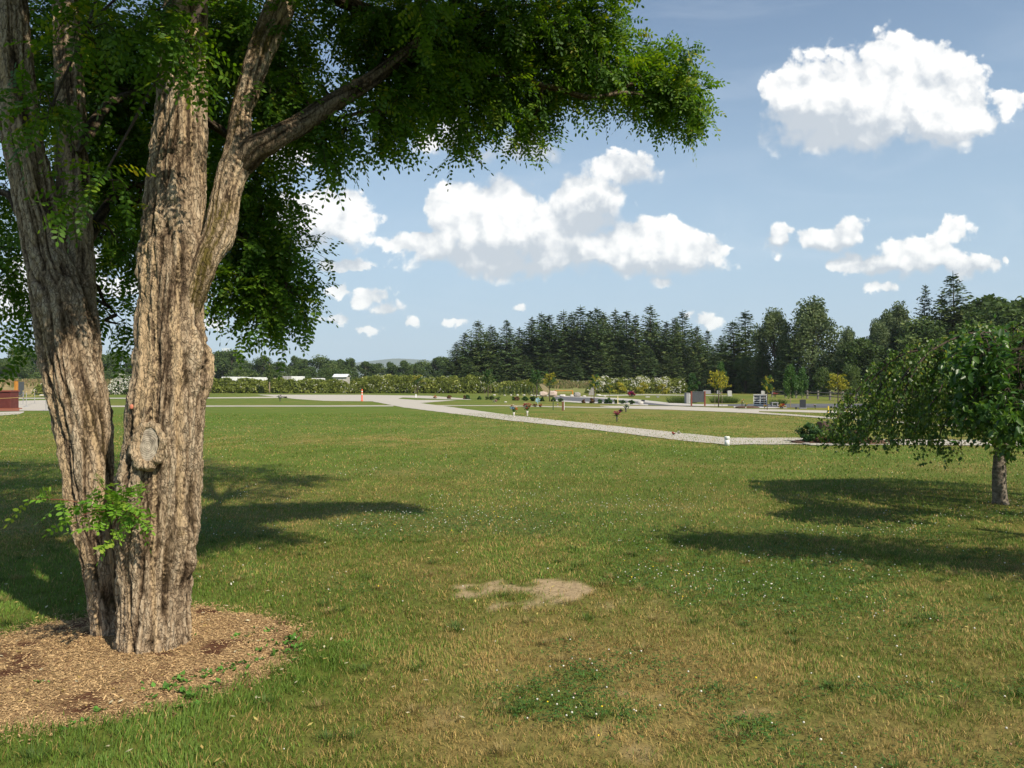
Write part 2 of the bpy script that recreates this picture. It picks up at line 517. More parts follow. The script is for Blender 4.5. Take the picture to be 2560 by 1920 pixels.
def barkmat(name='bark', dim=1.0):
    m, nt, out = new_mat(name)
    N, L = nt.nodes.new, nt.links.new
    a = N('ShaderNodeAttribute'); a.attribute_name = 'bark'
    sp = N('ShaderNodeSeparateColor'); L(a.outputs['Color'], sp.inputs[0])
    tc = N('ShaderNodeTexCoord')
    n = N('ShaderNodeTexNoise'); n.inputs['Scale'].default_value = 70; n.inputs['Detail'].default_value = 6; n.inputs['Roughness'].default_value = .7
    mp = N('ShaderNodeMapping'); mp.inputs['Scale'].default_value = (1, 1, .35); L(tc.outputs['Object'], mp.inputs[0]); L(mp.outputs[0], n.inputs['Vector'])
    ad = N('ShaderNodeMath'); ad.operation = 'MULTIPLY_ADD'; L(n.outputs['Fac'], ad.inputs[0]); ad.inputs[1].default_value = .95
    sb = N('ShaderNodeMath'); sb.operation = 'SUBTRACT'; L(sp.outputs[0], sb.inputs[0]); sb.inputs[1].default_value = .46
    L(sb.outputs[0], ad.inputs[2])
    r = N('ShaderNodeValToRGB'); cr = r.color_ramp
    for p in (.35, .6, .8): cr.elements.new(p)
    for e, (p, c) in zip(cr.elements, [(.10, (.040, .027, .016)), (.32, (.115, .078, .048)), (.52, (.23, .165, .104)), (.76, (.35, .262, .17)), (1, (.46, .365, .25))]):
        e.position = p; e.color = c4(c)
    L(ad.outputs[0], r.inputs[0])
    mx = N('ShaderNodeMix'); mx.data_type = 'RGBA'
    L(sp.outputs[1], mx.inputs[0]); L(r.outputs[0], mx.inputs[6]); mx.inputs[7].default_value = (.50, .36, .21, 1)
    mo = N('ShaderNodeMix'); mo.data_type = 'RGBA'
    L(sp.outputs[2], mo.inputs[0]); L(mx.outputs[2], mo.inputs[6]); mo.inputs[7].default_value = (.12, .095, .02, 1)
    b = bsdf(nt, .9, .12)
    # cracked plates, tall and narrow
    wn = N('ShaderNodeTexNoise'); wn.inputs['Scale'].default_value = 16; wn.inputs['Detail'].default_value = 3; L(tc.outputs['Object'], wn.inputs['Vector'])
    wm = N('ShaderNodeVectorMath'); wm.operation = 'MULTIPLY_ADD'; L(wn.outputs['Color'], wm.inputs[0]); wm.inputs[1].default_value = (.07, .07, .16); L(tc.outputs['Object'], wm.inputs[2])
    wp = N('ShaderNodeMapping'); wp.inputs['Scale'].default_value = (1, 1, .17); L(wm.outputs[0], wp.inputs[0])
    vo = N('ShaderNodeTexVoronoi'); vo.feature = 'DISTANCE_TO_EDGE'; vo.inputs['Scale'].default_value = 40; vo.inputs['Detail'].default_value = 1; L(wp.outputs[0], vo.inputs['Vector'])
    ck = N('ShaderNodeMapRange'); ck.interpolation_type = 'SMOOTHSTEP'; ck.inputs[1].default_value = .0; ck.inputs[2].default_value = .085; L(vo.outputs['Distance'], ck.inputs[0])
    cs = N('ShaderNodeMath'); cs.operation = 'MULTIPLY_ADD'; L(sp.outputs[1], cs.inputs[0]); cs.inputs[1].default_value = -.40; cs.inputs[2].default_value = .58
    iv = N('ShaderNodeMath'); iv.operation = 'SUBTRACT'; iv.inputs[0].default_value = 1; L(ck.outputs[0], iv.inputs[1])
    cm = N('ShaderNodeMath'); cm.operation = 'MULTIPLY'; L(iv.outputs[0], cm.inputs[0]); L(cs.outputs[0], cm.inputs[1])
    dm = N('ShaderNodeMix'); dm.data_type = 'RGBA'; L(cm.outputs[0], dm.inputs[0]); L(mo.outputs[2], dm.inputs[6]); dm.inputs[7].default_value = (.050, .034, .022, 1)
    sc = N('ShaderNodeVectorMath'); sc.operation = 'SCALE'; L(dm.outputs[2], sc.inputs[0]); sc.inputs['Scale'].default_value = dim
    L(sc.outputs[0], b.inputs['Base Color'])
    n2 = N('ShaderNodeTexNoise'); n2.inputs['Scale'].default_value = 130; n2.inputs['Detail'].default_value = 4
    L(mp.outputs[0], n2.inputs['Vector'])
    bp = N('ShaderNodeBump'); bp.inputs['Strength'].default_value = .9; bp.inputs['Distance'].default_value = .012
    bh = N('ShaderNodeMath'); bh.operation = 'MULTIPLY_ADD'; L(ck.outputs[0], bh.inputs[0]); bh.inputs[1].default_value = .6; L(n2.outputs['Fac'], bh.inputs[2])
    L(bh.outputs[0], bp.inputs['Height']); L(bp.outputs[0], b.inputs['Normal'])
    L(b.outputs[0], out.inputs[0])
    return m

M = {}
M['bark'] = barkmat()
M['shaded_branch_bark'] = barkmat('shaded_branch_bark', .42)  # darker limb bark; shade on the limbs is put into this dimmed colour
M['locust_leaf'] = leafmat('locust_leaf', [(0, (.038, .098, .010)), (.55, (.085, .180, .014)), (.86, (.16, .25, .018)), (1, (.33, .29, .03))], .46, (1.7, 1.6, .5))
M['sucker_leaf'] = leafmat('sucker_leaf', [(0, (.085, .21, .018)), (.6, (.15, .30, .025)), (1, (.28, .36, .05))], .35)
M['twig'] = pmat('twig_bark', (.085, .062, .045), (.045, .033, .025), 30, .9, .3)
M['birch_leaf'] = leafmat('birch_leaf', [(0, (.044, .095, .016)), (.6, (.092, .165, .026)), (.93, (.16, .22, .04)), (1, (.34, .30, .06))], .36, (1.4, 1.5, .7), .42, .45)
M['broad_leaf'] = leafmat('broad_leaf', [(0, (.028, .075, .016)), (.6, (.055, .13, .022)), (1, (.12, .20, .03))], .35, None, .4, .45)
M['conifer'] = leafmat('conifer_needles', [(0, (.032, .062, .022)), (.6, (.068, .110, .036)), (1, (.135, .165, .045))], .10, (1.2, 1.3, .8), .75, .15)
M['far_leaf'] = leafmat('far_leaf', [(0, (.042, .074, .020)), (.6, (.080, .125, .034)), (1, (.14, .18, .05))], .20, None, .7, .2)
M['cottonwood_leaf'] = leafmat('cottonwood_leaf', [(0, (.066, .098, .038)), (.6, (.125, .165, .066)), (1, (.21, .25, .11))], .20, None, .6, .25)
M['light_leaf'] = leafmat('light_leaf', [(0, (.050, .085, .022)), (.6, (.090, .135, .032)), (1, (.15, .18, .05))], .30)
M['gold_leaf'] = leafmat('gold_leaf', [(0, (.10, .14, .02)), (.4, (.30, .30, .03)), (1, (.52, .45, .05))], .35, (1.3, 1.2, .7))
M['maple_leaf'] = leafmat('maple_leaf', [(0, (.028, .07, .02)), (.6, (.055, .12, .028)), (1, (.10, .18, .04))], .3)
M['hedge_leaf'] = leafmat('hedge_leaf', [(0, (.085, .115, .018)), (.55, (.175, .205, .032)), (.9, (.28, .29, .06)), (1, (.32, .27, .08))], .25)
M['red_leaf'] = leafmat('red_leaf', [(0, (.06, .04, .02)), (.5, (.15, .07, .04)), (1, (.22, .13, .05))], .25)
M['far_trunk'] = pmat('far_trunk', (.12, .09, .07), (.06, .045, .035), 3, .9, .2)
M['stake'] = pmat('stake_wood', (.34, .27, .18), (.20, .15, .10), 12, .85, .2, stretch=(1, 1, .2))
M['birch_bark'] = pmat('birch_bark', (.30, .25, .19), (.055, .042, .032), 13, .85, .35, stretch=(1.4, 1.4, 2.2))
M['gravel'] = pmat('gravel', (.50, .46, .39), (.40, .365, .31), 55, .95, .4, 120, .1)
M['asphalt'] = pmat('asphalt', (.135, .135, .14), (.10, .10, .105), 14, .9, .3, 90, .2)
M['concrete'] = pmat('concrete', (.50, .47, .42), (.40, .37, .33), 6, .9, .2)
M['white_petal'] = pmat('white_petal', (.80, .78, .70), (.68, .66, .55), 40, .7, 0)
M['white_paint'] = pmat('white_paint', (.80, .80, .78), (.70, .70, .67), 5, .55, .05)
M['roof_metal'] = pmat('roof_metal', (.72, .73, .74), (.62, .63, .65), 3, .45, .05)
M['grey_panel'] = pmat('grey_panel', (.34, .33, .31), (.25, .24, .23), 5, .7, .1)
M['orange_plastic'] = pmat('orange_plastic', (.78, .12, .035), (.66, .09, .03), 9, .5, .05)
M['reflective'] = pmat('reflective_band', (.82, .80, .74), (.75, .70, .62), 9, .4, 0)
M['brown_paint'] = pmat('brown_paint', (.23, .07, .045), (.17, .05, .035), 6, .65, .1)
M['maroon'] = pmat('maroon_paint', (.13, .038, .030), (.10, .028, .024), 4, .6, .1)
M['orange_wood'] = pmat('orange_wood', (.52, .23, .04), (.40, .16, .03), 8, .75, .15, stretch=(1, 1, .2))
M['weathered_wood'] = pmat('weathered_wood', (.25, .22, .19), (.15, .13, .11), 10, .9, .25, stretch=(.3, 1, 1))
M['post_brown'] = pmat('post_brown', (.20, .10, .055), (.13, .06, .035), 10, .8, .2)
M['slate'] = pmat('slate_board', (.075, .082, .088), (.055, .06, .065), 7, .6, .12)
M['granite_grey'] = pmat('granite_grey', (.30, .30, .30), (.20, .20, .205), 45, .55, .1)
M['granite_pale'] = pmat('granite_pale', (.46, .45, .42), (.34, .33, .31), 40, .7, .15)
M['granite_dark'] = pmat('granite_dark', (.045, .047, .055), (.030, .032, .038), 60, .25, .03, spec=.5)
M['niche_door'] = pmat('niche_door', (.035, .035, .04), (.025, .025, .028), 30, .2, .02, spec=.5)
M['brown_stone'] = pmat('brown_stone', (.10, .065, .045), (.06, .04, .03), 16, .6, .2)
M['rock_white'] = pmat('rock_white', (.62, .59, .54), (.40, .37, .33), 5, .9, .5, 20)
M['edging'] = pmat('edging_rock', (.44, .41, .36), (.28, .26, .22), 9, .9, .4)
M['rock_grey'] = pmat('rock_grey', (.33, .31, .28), (.20, .19, .17), 5, .9, .5, 20)
M['rock_pink'] = pmat('rock_pink', (.56, .45, .38), (.38, .28, .23), 4, .9, .5, 20)
M['soil'] = pmat('bed_soil', (.13, .075, .045), (.07, .042, .028), 14, .95, .5)
M['dry_field'] = pmat('dry_field', (.36, .26, .12), (.20, .17, .07), .35, .95, .4, 4)
M['brick_red'] = pmat('brick_red', (.30, .11, .06), (.22, .08, .045), 12, .85, .2)
M['rope'] = pmat('yellow_rope', (.56, .44, .16), (.46, .36, .12), 40, .8, .1)
M['steel'] = pmat('post_steel', (.42, .41, .39), (.33, .32, .31), 12, .45, .05, metal=.3)
M['yellow_paint'] = pmat('yellow_paint', (.72, .52, .05), (.6, .42, .05), 10, .6, .05)
M['pale_yellow'] = pmat('pale_yellow_paint', (.66, .58, .30), (.55, .48, .25), 10, .7, .05)
M['vase'] = pmat('vase_dark', (.06, .05, .05), (.04, .035, .035), 10, .5, .05)
M['vase_pale'] = pmat('vase_pale', (.55, .52, .47), (.45, .42, .38), 10, .6, .05)
M['green_post'] = pmat('green_post', (.10, .13, .06), (.07, .09, .04), 10, .7, .1)
M['stem'] = pmat('flower_stem', (.06, .12, .03), (.04, .08, .02), 20, .7, 0)
FLOW = {}
for k, c in dict(red=(.58, .04, .03), pink=(.62, .15, .20), magenta=(.48, .03, .16), white=(.80, .77, .70), orange=(.70, .22, .05), yellow=(.75, .55, .06),
                 purple=(.20, .06, .28), darkred=(.20, .035, .02), blue=(.25, .50, .70), cream=(.70, .62, .42), salmon=(.65, .22, .13)).items():
    FLOW[k] = pmat(k + '_petal', c, tuple(v * .7 for v in c), 30, .6, 0)

# ------------------------------------------------------------------ ground, lawn, paths
def structure(o):
    o['kind'] = 'structure'
    return o

mb = MB(); mb.add([(-9000, -4000, -.06), (9000, -4000, -.06), (9000, 12000, -.06), (-9000, 12000, -.06)], [(0, 1, 2, 3)])
structure(mb.obj('ground', pmat('far_meadow', (.13, .15, .045), (.09, .115, .035), .02, .95, 0)))

MULCH = np.array([-2.38, 4.72]); MULCH_R = .985

def mulch_edge(X, Y):
    dx, dy = X - MULCH[0], Y - MULCH[1]
    r = np.hypot(dx, dy)
    a = np.arctan2(dy, dx)
    rr = MULCH_R * (1 + .04 * np.sin(3 * a + 1) + .10 * fbm(xy0(X, Y, 3.0), 3, 91) + .07 * fbm(xy0(X, Y, 14.0), 2, 93))
    return r - rr          # negative inside

def G(x, y, sx, sy, X, Y):
    return np.exp(-((X - x) / sx) ** 2 - ((Y - y) / sy) ** 2)

def lawn_fields(X, Y):
    n1 = fbm(xy0(X, Y, .35), 3, 11)
    n2 = fbm(xy0(X, Y, 1.3), 4, 21)
    n3 = fbm(xy0(X, Y, 6.0), 3, 31)
    far = fbm(xy0(X * .35, Y, .12), 4, 41)
    dry = .30 + .22 * n1 + .30 * n2 + .26 * n3
    dry = dry + .50 * G(.50, 4.45, 1.0, .8, X, Y) + .34 * G(.35, 3.55, 1.3, .5, X, Y) + .12 * G(1.5, 4.6, 2.2, 1.2, X, Y) + .30 * G(1.9, 3.55, .8, .30, X, Y)
    dry = dry + .18 * G(.2, 5.9, 1.3, .8, X, Y) + .10 * G(-.6, 6.3, .7, .6, X, Y)
    me = mulch_edge(X, Y)
    ring = np.exp(-((me - .18) / .26) ** 2) * (Y < 4.9)
    dry = dry - .50 * ring - .25 * G(-2.6, 3.4, 1.2, .6, X, Y)
    dry = dry - .22 * G(-3.6, 6.2, 1.6, 1.6, X, Y) - .30 * G(2.2, 6.6, 1.2, .9, X, Y) - .2 * G(1.4, 8.4, 2.5, 1.2, X, Y)
    dry = dry - .20 * G(-14, 42, 11, 16, X, Y)
    dry = dry + .22 * np.exp(-((Y - 22.5) / 3.0) ** 2) * (.6 + .8 * far)
    dry = dry + .12 * sstep(22, 30, Y) * sstep(-6, 6, X) + .22 * far * sstep(9, 18, Y)
    # bare spot
    bx, by = (X - .22), (Y - 6.12)
    e = np.sqrt((bx / .62) ** 2 + (by / .40) ** 2)
    bare = sstep(.30, -.22, e - .74 - 1.15 * fbm(xy0(X, Y, 3.6), 4, 58)) * 1.0
    keep = G(.0, 6.03, .19, .15, X, Y)
    bare = np.clip(bare - 1.6 * keep, 0, 1)
    bare = np.maximum(bare, .8 * sstep(.25, .5, fbm(xy0(X, Y, 2.2), 3, 61)) * G(.55, 4.2, .9, .9, X, Y))
    clo = .16 + .8 * fbm(xy0(X, Y, .9), 3, 71)
    clo = clo + .55 * G(2.3, 6.8, 1.5, .9, X, Y) + .5 * G(2.1, 4.15, .8, .22, X, Y) + .5 * G(-1.0, 9.2, 2.4, 1.3, X, Y) + .35 * G(3.5, 9, 4, 3, X, Y)
    clo = clo + .30 * G(-8, 30, 12, 12, X, Y) - .9 * bare
    for (cx_, cy_, r_) in ((.41, 4.42, .11), (.30, 4.0, .22), (.62, 3.85, .09), (1.15, 3.72, .12)):
        clo = clo + .9 * G(cx_, cy_, r_, r_ * .8, X, Y)
        dry = dry - .5 * G(cx_, cy_, r_ * 1.3, r_, X, Y)
    return np.clip(dry, 0, 1), np.clip(bare, 0, 1), np.clip(clo, 0, 1), me

GREEN = np.array([.120, .168, .021]); GREEN2 = np.array([.080, .142, .018]); DRY = np.array([.325, .235, .080]); DIRT = np.array([.40, .295, .17])
CLOV = np.array([.060, .130, .022])

def lawn_colour(X, Y):
    dry, bare, clo, me = lawn_fields(X, Y)
    t = sstep(.15, 1.0, dry)[..., None]
    c = GREEN * (1 - t) + DRY * t
    c = c * (1 - .35 * clo[..., None]) + CLOV * .35 * clo[..., None]
    c = c * (1 - bare[..., None]) + DIRT * bare[..., None]
    return c

# fan-shaped lawn sheet, finer towards the viewer
rows = 2.0 * (1.0105 ** np.arange(0, 560))
ts = np.linspace(-1.15, 1.15, 420)
YY, TT = np.meshgrid(rows, ts, indexing='ij')
XX = YY * TT
lc = lawn_colour(XX, YY)
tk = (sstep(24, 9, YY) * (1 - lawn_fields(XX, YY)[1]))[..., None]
lz = .010 * fbm(xy0(XX, YY, 1.1), 3, 5) * sstep(40, 8, YY) - .008
V = np.stack([XX, YY, lz], -1).reshape(-1, 3)
nr, nc = YY.shape
ii = (np.arange(nr - 1)[:, None] * nc + np.arange(nc - 1)[None, :]).ravel()
quads = np.stack([ii, ii + 1, ii + nc + 1, ii + nc], -1)
M['lawn'] = colmat('lawn', fine=.45, fscale=22, rough=.9, spec=.1, bump=.5)
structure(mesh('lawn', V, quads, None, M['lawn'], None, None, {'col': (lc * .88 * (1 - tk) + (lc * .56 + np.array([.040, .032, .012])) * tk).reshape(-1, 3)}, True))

def sheet(name, poly, z, mat, sub=None):
    """flat sheet from photo-noted ground outline"""
    mb = MB()
    mb.add([(p[0], p[1], z) for p in poly], [tuple(range(len(poly)))])
    return structure(mb.obj(name, mat))

def strip(name, pts, z, mat, jit=.0):
    """ribbon from pairs of ground notes (upper, lower)"""
    A = np.array([gnd(x, u) for x, u, l in pts]); B = np.array([gnd(x, l) for x, u, l in pts])
    n = len(pts)
    k = np.linspace(0, n - 1, (n - 1) * 14 + 1)
    def ip(P): return np.stack([np.interp(k, np.arange(n), P[:, i]) for i in range(3)], -1)
    A, B = ip(A), ip(B)
    if jit:
        A[:, 1] += jit * fbm(A * 1.3, 3, 3); B[:, 1] += jit * fbm(B * 1.3, 3, 4)
    V = np.concatenate([A, B]); V[:, 2] = z
    m = len(A); i = np.arange(m - 1)
    o = mesh(name, V, np.stack([i + m, i + m + 1, i + 1, i], -1), None, mat)
    return structure(o)

Z1, Z2, Z3 = .004, .009, .014
strip('gravel_path', [(800, 862.5, 866.5), (830, 863, 872), (870, 866.5, 880), (950, 876, 890), (1100, 896.5, 908.5), (1220, 909.5, 921), (1300, 917.5, 930.5), (1430, 931, 946.5),
                      (1480, 936.5, 953), (1570, 945.5, 960.5), (1740, 947, 960), (1900, 949, 961), (2300, 951, 963), (2700, 953, 966)], Z2, M['gravel'], .35)
sheet('gravel_yard', [gnd(*p) for p in ((555, 852.6), (640, 862), (700, 865.8), (800, 867), (835, 868.5), (905, 871), (985, 864.5), (900, 864), (860, 861.5), (870, 858.5), (965, 862.5), (1020, 863.5), (1000, 860.5), (930, 855), (780, 852.8))][::-1], Z1, M['gravel'])
strip('footpath', [(-400, 859.4, 861.8), (300, 859.2, 861.2), (520, 858, 860.2), (620, 856.5, 859.5)], Z1, M['gravel'])
strip('footpath', [(-400, 876.5, 880), (300, 876.2, 879), (500, 876.0, 878.2), (700, 876.0, 878.2), (850, 875.6, 877.8)], Z1, M['gravel'], .2)
strip('footpath', [(900, 875.2, 876.6), (1080, 875.6, 877.0), (1300, 879.6, 881.4), (1440, 881.6, 883.2)], Z1, M['gravel'], .2)
strip('footpath', [(1296, 876.6, 877.6), (1350, 876.8, 882.6), (1450, 877.6, 885.2), (1530, 880.2, 888.4), (1600, 882.8, 891.6), (1640, 884.0, 893)], Z2, M['gravel'], .2)
strip('footpath', [(1620, 883.4, 887.8), (1700, 885.0, 889.4), (1830, 888.2, 893.6), (2300, 898, 905)], Z1, M['gravel'], .2)
strip('footpath', [(1600, 888.4, 891.6), (1700, 894.4, 897.6), (1811, 902.5, 906.0), (2300, 932, 937)], Z3, M['gravel'], .2)
strip('pavement', [(1150, 853.2, 854.6), (1283, 857.2, 859.6), (1370, 862.0, 866.6), (1446, 870.0, 875.0), (1500, 873.0, 877.6), (1572, 874.4, 877.4)], Z2, M['concrete'])
strip('pavement', [(1190, 863.5, 866.0), (1250, 867.2, 870.0), (1330, 869.8, 873.0), (1400, 873.6, 876.0)], Z2, M['concrete'])
strip('road', [(1198, 853.8, 865.6), (1250, 855.8, 868.4), (1283, 858.6, 870.4), (1370, 864.6, 874.0), (1446, 872.6, 876.6), (1580, 873.0, 877.2), (1700, 872.2, 880.2), (1840, 872.0, 881.0), (2300, 872.0, 884.0)], Z1, M['asphalt'])
strip('pavement', [(1585, 877.6, 880.4), (1640, 878.4, 881.8), (1700, 880.8, 882.2)], Z2, M['concrete'])
strip('footpath', [(1290, 853.4, 855.4), (1400, 851.8, 853.4), (1520, 853.6, 854.8), (1570, 854.8, 855.6)], Z1, M['concrete'])
# left forecourt
sheet('forecourt', [gnd(*p) for p in ((36, 866), (150, 863), (150, 886), (100, 887.5), (36, 887.5))][::-1], Z3, M['gravel'])
strip('footpath', [(-300, 896, 905), (0, 890, 898), (40, 889, 895), (52, 889, 891)], Z2, M['gravel'])
sheet('brick_paving', [gnd(*p) for p in ((-200, 881), (42, 881), (42, 888.5), (-200, 888.5))][::-1], .019, M['brick_red'])

# mulch bed
def mulch():
    r = np.linspace(0, 1, 60); a = np.linspace(0, 2 * np.pi, 180, endpoint=False)
    RR, AA = np.meshgrid(r, a, indexing='ij')
    X = MULCH[0] + np.cos(AA) * RR * MULCH_R * 1.25; Y = MULCH[1] + np.sin(AA) * RR * MULCH_R * 1.25
    e = mulch_edge(X, Y)
    Z = np.where(e < 0, .006 + .018 * sstep(0, -.5, e), .006 + e * -.25) + .012 * fbm(xy0(X, Y, 7), 3, 8)
    n = fbm(xy0(X, Y, 5), 4, 77)
    t = sstep(.05, .45, n)[..., None]
    c = np.array([.36, .235, .115]) * (1 - t) + np.array([.10, .045, .026]) * t
    V = np.stack([X, Y, Z], -1).reshape(-1, 3)
    na = len(a)
    i, j = np.meshgrid(np.arange(len(r) - 1), np.arange(na), indexing='ij')
    q = np.stack([i * na + j, i * na + (j + 1) % na, (i + 1) * na + (j + 1) % na, (i + 1) * na + j], -1).reshape(-1, 4)
    o = mesh('mulch_bed', V, q[:, ::-1], None, colmat('mulch_soil', fine=.4, fscale=60, rough=.95, spec=.05, bump=.6), None, None, {'col': c.reshape(-1, 3)}, True)
    structure(o)
    # wood chips
    rg = np.random.default_rng(3)
    n = 60000
    P = MULCH + (rg.random((n, 2)) * 2 - 1) * MULCH_R * 1.2
    e = mulch_edge(P[:, 0], P[:, 1])
    dk = sstep(.05, .45, fbm(xy0(P[:, 0], P[:, 1], 5), 4, 77))
    k = (e < .22 * rg.random(n) ** 2.5) & (rg.random(n) > dk * .75) & (np.abs(P[:, 0]) < .72 * P[:, 1] + .2)
    P = P[k]; n = len(P); e = e[k]; dk = dk[k]
    z = np.where(e < 0, .011 + .018 * sstep(0, -.5, e), .009) + .012 * fbm(xy0(P[:, 0], P[:, 1], 7), 3, 8)
    C = np.stack([P[:, 0], P[:, 1], z], -1)
    th = rg.random(n) * 2 * np.pi
    a = np.stack([np.cos(th), np.sin(th), rg.normal(0, .30, n)], -1); a = nrm(a)
    nn = nrm(np.stack([rg.normal(0, .35, n), rg.normal(0, .35, n), np.ones(n)], -1)); b = nrm(np.cross(nn, a))
    l = rg.uniform(.003, .012, n)[:, None] * np.where(rg.random(n) < .05, 2.2, 1.0)[:, None]; w = rg.uniform(.0016, .0042, n)[:, None]
    V = np.stack([C - a * l - b * w, C + a * l - b * w * .6, C + a * l * .9 + b * w, C - a * l * .8 + b * w * .7], 1).reshape(-1, 3)
    q = np.arange(n * 4).reshape(-1, 4)
    tone = rg.uniform(.6, 1.25, n)[:, None]
    c = np.array([.47, .315, .155]) * tone
    c = np.where((rg.random(n) < .2)[:, None], np.array([.20, .115, .06]) * tone, c)
    o = mesh('wood_chips', V, q, None, colmat('wood_chip', rough=.9, spec=.1), None, None, {'col': np.repeat(c, 4, 0)})
    tag(o, 'tan wood chip mulch spread round the foot of the big tree', 'wood chips', None, 'stuff')
mulch()

def weeds():
    rg = np.random.default_rng(15)
    Vs, Cs = [], []
    for (x, y, n, sp) in ((455, 1465, 16, .10), (400, 1480, 10, .09), (520, 1440, 7, .06), (610, 1410, 22, .14), (630, 1385, 9, .07), (350, 1495, 10, .09), (515, 1380, 6, .05), (590, 1365, 5, .05), (405, 1385, 5, .03), (90, 1480, 4, .06), (420, 1515, 14, .12), (240, 1545, 7, .1)):
        c0 = gnd(x, y)
        for k in range(n):
            p = c0 + np.array([rg.normal(0, sp), rg.normal(0, sp * .8), .012])
            for j in range(rg.integers(3, 7)):
                a = rg.random() * 6.28; l = rg.uniform(.018, .048); w = l * rg.uniform(.18, .34)
                d = np.array([math.cos(a), math.sin(a), rg.uniform(.15, 1.1)]); d /= np.linalg.norm(d)
                b = np.array([-math.sin(a), math.cos(a), 0]) * w
                Vs.append([p, p + d * l * .5 + b, p + d * l, p + d * l * .5 - b])
                Cs += [np.array([.085, .20, .03]) * rg.uniform(.7, 1.5)] * 4
    # fallen yellow leaflets and twigs
    for k in range(420):
        y = math.sqrt(rg.uniform(3.0 ** 2, 9.0 ** 2)); p = np.array([rg.uniform(-.7, .7) * y, y, .028])
        if k % 3: p = np.array([MULCH[0] + rg.normal(0, .9), MULCH[1] + rg.normal(0, .8), .026])
        a = rg.random() * 6.28; l = rg.uniform(.010, .020)
        d = np.array([math.cos(a), math.sin(a), rg.normal(0, .2)]); b = np.array([-math.sin(a), math.cos(a), rg.normal(0, .2)]) * .45
        Vs.append([p - d * l, p + b * l, p + d * l, p - b * l])
        Cs += [np.array([(.62, .50, .16), (.50, .36, .12), (.70, .62, .40)][k % 3]) * rg.uniform(.7, 1.1)] * 4
    V = np.array(Vs).reshape(-1, 3)
    o = mesh('weeds', V, np.arange(len(V)).reshape(-1, 4), None, colmat('weed_leaf', trans=.25, rough=.6), None, None, {'col': np.array(Cs)})
    tag(o, 'small green weeds and fallen leaflets on mulch and lawn', 'weeds', None, 'stuff')
weeds()

